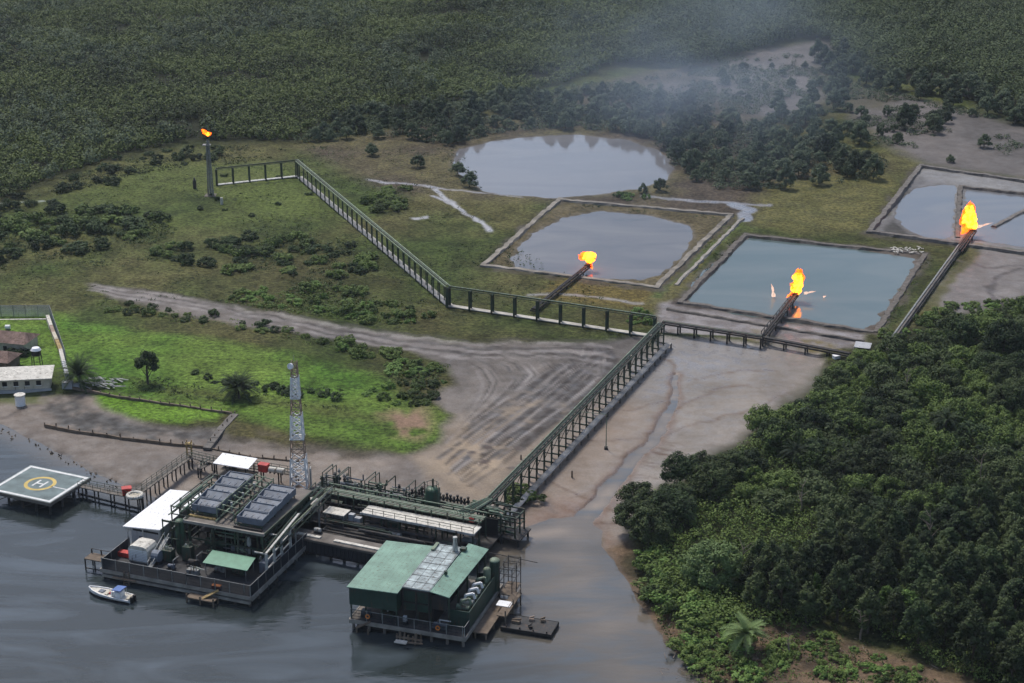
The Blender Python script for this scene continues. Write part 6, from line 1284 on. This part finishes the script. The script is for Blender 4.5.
for i, (x, y, s_, m, lab) in enumerate(((2.2, 2.2, 1.5, M['timber'], 'heap of brown timber on the near end of the barge'), (4.6, 3.8, .8, M['orangeband'], 'small reddish crate on the barge'), (6.6, 4.1, .8, M['timber'], 'brown crate on the far end of the barge'), (5.2, 1.2, .6, DS, 'little dark winch on the front edge of the barge'))):
    t = thing('deck_cargo', lab, 'cargo', Bf.at(25.6 + x, 7.6 + y, .84), rz + .2 * i); MB().box(-s_ / 2, s_ / 2, -.4, .4, 0, .5).build('crate', m, t); MB().beam((-s_ / 2, 0, .55), (s_ * .6, .3, .75), .2).build('plank', m, t)

# ------------------------------------------------------------------ left compound
def Wp(u, v, z=.8): p = G(u, v, z); return Vector((p.x, p.y, z))
t = thing('long_house', 'low cream house with a long white roof at the left edge', 'house', Wp(-25, 393), R(7)); HR = M['offwhite']
MB().box(0, 17.2, 0, 4.6, 0, 3.0).build('wall', M['cream'], t); MB().prism([(-.5, -.9), (18.0, -.9), (18.0, 5.6), (-.5, 5.6)], [3.0, 3.0, 3.9, 3.9], [3.18, 3.18, 4.08, 4.08]).build('roof', HR, t)
MB().box(-.4, 17.6, -.6, -.02, -.3, .35).build('plinth', M['wallgrey'], t)
for k in range(6):
    x = 1.2 + k * 2.6; f = MB().box(x, x + 1.1, -.06, -.005, 1.3, 2.4).build('window', M['black'], t); MB().box(x - .1, x + 1.2, -.1, -.062, 1.15, 1.28).build('sill', M['white'], f)
t = thing('water_cistern', 'round white cistern in front of the long white roof', 'tank', Wp(20.5, 404, .6)); MB().tube((0, 0, -.3), (0, 0, 2.2), 1.15, 16).build('shell', M['white'], t); MB().tube((0, 0, 2.2), (0, 0, 2.4), 1.3, 16).build('lid', M['offwhite'], t)
t = thing('water_tower', 'black water tank with white top on a steel stand behind the long roof', 'water tower', Wp(38, 372)); mb = MB()
for x in (-.9, .9):
    for y in (-.9, .9): mb.beam((x * 1.2, y * 1.2, 0), (x, y, 4.4), .16)
for z in (1.5, 3): mb.beam((-1, -1, z), (1, -1, z), .1).beam((1, -1, z), (1, 1, z), .1)
mb.build('stand', DS, t); MB().tube((0, 0, 4.4), (0, 0, 5.7), 1.15, 14).build('tank', M['tank'], t); MB().tube((0, 0, 5.7), (0, 0, 6.3), 1.3, 14, .9).build('cover', M['white'], t)
for i, (u, v, sx, sy, h, lab) in enumerate(((-10, 352, 9.5, 7, 3.0, 'red brown roofed house behind the long white roof'), (-22, 370, 8, 6, 2.7, 'dark red roofed hut just behind the long white roof'))):
    t = thing('house', lab, 'house', Wp(u, v), R(-14)); MB().box(0, sx, 0, sy, 0, h).build('wall', M['cream'] if i == 0 else M['timber'], t)
    MB().add([(-.6, -.6, h), (sx + .6, -.6, h), (sx + .6, sy + .6, h), (-.6, sy + .6, h), (1.2, sy / 2, h + 1.7), (sx - 1.2, sy / 2, h + 1.7)], [(0, 1, 5, 4), (1, 2, 5), (2, 3, 4, 5), (3, 0, 4), (3, 2, 1, 0)]).build('roof', M['redroof'], t); MB().box(sx * .4, sx * .4 + 1, -.06, -.005, 0, 2).build('door', M['black'], t)
t = thing('garden_rail', 'white zigzag railing beside the red brown roof', 'railing', Wp(16, 345)); mb = MB()
for a, b in (((16, 345), (26, 339)), ((26, 339), (28, 347)), ((28, 347), (21, 350))):
    a, b = Wp(*a) - Wp(16, 345), Wp(*b) - Wp(16, 345); mb.beam(a + Vector((0, 0, 1)), b + Vector((0, 0, 1)), .22); [mb.beam(a.lerp(b, k / 4), a.lerp(b, k / 4) + Vector((0, 0, 1)), .16) for k in range(5)]
mb.build('rail', M['white'], t)
fence('tall grey fence closing the back of the left compound', None, [Wp(-60, 318), Wp(50, 317)], .7, 3.4, .17, 'fence', 3.2, M['wallgrey'])
fence('tall grey fence down the right side of the left compound', None, [Wp(50.5, 317), Wp(66, 362)], .7, 3.2, .2, 'fence', 3.0, M['wallgrey'])
def low_wall(label, pts, wd, h, ms, z=.6, name='wall'):
    o = Wp(*pts[0], z); t = thing(name, label, 'wall', o); 
    for i, (a, b) in enumerate(zip(pts[:-1], pts[1:])): a, b = Wp(*a, z) - o, Wp(*b, z) - o; MB().beam(a + Vector((0, 0, h / 2 - .004 * i)), b + Vector((0, 0, h / 2 - .004 * i)), wd, h).build('section', ms[i % len(ms)], t)
    return t
low_wall('stained white wall with an orange stretch along the compound side', [(48, 321), (51.5, 331), (54, 338), (57, 345), (61, 355), (64, 367), (67.5, 380)], .9, 1.7, [M['offwhite'], M['orangeband'], M['cream'], M['yellow'], M['offwhite'], M['wallgrey']])
low_wall('pale kerb along the foot of the back fence', [(-60, 322), (47, 320.5)], .6, .5, [M['offwhite']])
p = Wp(8, 330); t = thing('white_tank', 'small white tank on the lawn behind the red brown roof', 'tank', p); MB().tube((-.6, 0, .8), (.6, 0, .8), .6, 12).build('shell', M['white'], t); MB().box(-.4, .4, -.3, .3, 0, .4).build('stand', DS, t)
shrubs([(-5, 340), (14, 338), (20, 352), (20, 368), (-5, 372)], 9, 1.6, .6, 1.2, bd, 'dark garden bush among the red roofed houses', 'garden bushes', 'bush')
p = Wp(100, 384); r_ = random.Random(6); mb = MB()
for i in range(46): x, y, a = r_.uniform(-4.5, 4.2), r_.uniform(-3, 3), r_.gauss(-.5, .35); l = r_.uniform(1, 3.4); z = .2 + r_.uniform(0, .9) * (1 - abs(x) / 6); mb.beam((x, y, z), (x + l * math.cos(a), y + l * math.sin(a), z + r_.uniform(-.2, .3)), r_.uniform(.12, .5), .1)
tag(mb.build('scrap_heap', M['greysteel'], None, p), 'heap of pale scrap planks and sheets beside the dark palm', 'scrap heap', kind='stuff')
p = Wp(68, 388); tag(MB().box(-1.2, 1.2, -.8, .8, 0, 1.7).box(1.4, 2.8, -.6, .6, 0, 1.1).build('rubble_pile', M['wallgrey'], None, p), 'grey block shed at the corner between the long roof and palm', 'shed')

# ------------------------------------------------------------------ timber dykes and stakes on the near shore
def dyke(label, pts, h, wd, m, z=.2, step=2.6):
    P = [G(u, v, z) for u, v in pts]; o = P[0].copy(); t = thing('timber_dyke', label, 'timber dyke', o); r_ = random.Random(int(pts[0][0])); P = [p - o for p in P]; mb = MB(); pm = MB()
    for a, b in zip(P[:-1], P[1:]):
        L = (b - a).length; n = max(1, int(L / step))
        for i in range(n):
            p, q = a.lerp(b, i / n), a.lerp(b, (i + 1) / n); j = r_.uniform(-.12, .12); mb.beam(p + Vector((0, j, h * .5 + j * .5)), q + Vector((0, j, h * .5 + r_.uniform(-.1, .1))), wd, h * .8); MB().tube(p + Vector((r_.uniform(-.2, .2), wd * .5, -.5)), p + Vector((r_.uniform(-.2, .2), wd * .5, h + r_.uniform(.1, .7))), .15, 6).build('stake', M['timber'], t)
    mb.build('wall_boards', m, t); return t
dyke('long low timber dyke crossing the beige shore on the left', [(45, 427), (80, 434), (120, 440), (160, 445), (205, 449)], .9, .4, M['timber'])
dyke('low timber dyke along the upper side of the green strip', [(72, 389), (110, 397), (160, 405), (232, 415)], .8, .4, M['timber'], .7)
dyke('wide broken causeway joining the two timber dykes', [(235, 416), (222, 430), (207, 450)], .7, 1.8, mat('grey_wall', (.16, .145, .13)), .5)
dyke('thin line of boards over the mud behind the back jetty', [(208, 449), (250, 458), (310, 464)], .5, .3, M['timber'])
r_ = random.Random(77); mb = MB(); o = G(0, 430, 0)
pts = [G(u, v, 0) - o for u, v in ((-30, 420), (0, 430), (32, 443), (62, 458), (92, 474), (122, 487))]
for a, b in zip(pts[:-1], pts[1:]):
    for i in range(12): p = a.lerp(b, r_.random()) + Vector((r_.gauss(0, .5), r_.gauss(0, .5), -.3)); q = p + Vector((r_.uniform(-.9, .9), r_.uniform(-.9, .9), r_.uniform(.3, .7))); mb.beam(p, q, r_.uniform(.12, .25))
tag(mb.build('drift_timber', M['timber'], None, o), 'line of broken stakes and driftwood along the near left shore', 'driftwood', kind='stuff')
mb = MB(); o = G(850, 655, .3)
for i in range(230):
    u, v = r_.gauss(850, 62), r_.gauss(660, 12); p = G(u, v, .5) - o; a, l = r_.uniform(0, 3.14), r_.uniform(.8, 3.6); mb.tube(p, p + Vector((math.cos(a) * l, math.sin(a) * l, r_.uniform(-.1, .5))), r_.uniform(.09, .2), 5, .05)
tag(mb.build('dead_branches', M['deadwood'], None, o), 'grey tangle of dead branches on the bare bank below the wood', 'dead branches', kind='stuff')
mb = MB(); o = G(700, 650, .3)
for i in range(60): u, v = r_.uniform(655, 760), r_.uniform(625, 683); p = G(u, v, .5) - o; a, l = r_.uniform(0, 3.14), r_.uniform(.5, 2.4); mb.tube(p, p + Vector((math.cos(a) * l, math.sin(a) * l, r_.uniform(0, .3))), r_.uniform(.05, .1), 5, .03)
tag(mb.build('fallen_twigs', M['deadwood'], None, o), 'fallen twigs scattered on the cleared bank by the pale palm', 'twigs', kind='stuff')

# ------------------------------------------------------------------ air: thin haze, and the smoke drifting off the flares
def volume(name, o, color, dens, aniso=.3, label=None, cat=None, falloff=False):
    m = D.materials.new(name); m.use_nodes = True; t = m.node_tree; t.nodes.clear(); out = t.nodes.new('ShaderNodeOutputMaterial'); v = t.nodes.new('ShaderNodeVolumePrincipled')
    v.inputs['Color'].default_value = (*color, 1); v.inputs['Density'].default_value = dens; v.inputs['Anisotropy'].default_value = aniso
    t.links.new(v.outputs[0], out.inputs['Volume']); o.data.materials.clear(); o.data.materials.append(m); return tag(o, label, cat, kind='stuff')
o = MB().box(-6100, 6100, -6100, 6100, -6, 175).build('haze', None); volume('haze', o, (.80, .88, 1.0), .00006)

p = G(695, 62, 34); mb = MB(); nU, nV = 28, 16; vs = []; fs = []
for j in range(nV + 1):
    for i in range(nU): a, b = 2 * math.pi * i / nU, math.pi * j / nV; vs.append((math.sin(b) * math.cos(a), math.sin(b) * math.sin(a), math.cos(b)))
for j in range(nV):
    for i in range(nU): fs.append((j * nU + i, (j + 1) * nU + i, (j + 1) * nU + (i + 1) % nU, j * nU + (i + 1) % nU))
mb.add(vs, fs); o = mb.build('smoke', None, None, p, R(-18)); o.scale = (82, 190, 40)
volume('smoke', o, (.62, .76, .95), .004, .0, 'faint blue smoke hanging over the grey mud and trees at the top', 'smoke')
t = o.data.materials[0].node_tree; v = t.nodes['Principled Volume']; N, L = t.nodes.new, t.links.new
tc = N('ShaderNodeTexCoord'); ln = N('ShaderNodeVectorMath'); ln.operation = 'LENGTH'; L(tc.outputs['Object'], ln.inputs[0])
r1 = N('ShaderNodeMapRange'); r1.interpolation_type = 'SMOOTHSTEP'; L(ln.outputs['Value'], r1.inputs[0]); r1.inputs[1].default_value = .1; r1.inputs[2].default_value = 1.0; r1.inputs[3].default_value = 1.0; r1.inputs[4].default_value = 0.0
nz = N('ShaderNodeTexNoise'); nz.inputs['Scale'].default_value = 2.2; nz.inputs['Detail'].default_value = 3; L(tc.outputs['Object'], nz.inputs['Vector'])
r2 = N('ShaderNodeMapRange'); L(nz.outputs['Fac'], r2.inputs[0]); r2.inputs[1].default_value = .36; r2.inputs[2].default_value = .66; r2.inputs[3].default_value = .1; r2.inputs[4].default_value = 1.5
mm = N('ShaderNodeMath'); mm.operation = 'MULTIPLY'; L(r1.outputs[0], mm.inputs[0]); L(r2.outputs[0], mm.inputs[1])
m3 = N('ShaderNodeMath'); m3.operation = 'MULTIPLY'; L(mm.outputs[0], m3.inputs[0]); m3.inputs[1].default_value = .0027; L(m3.outputs[0], v.inputs['Density'])
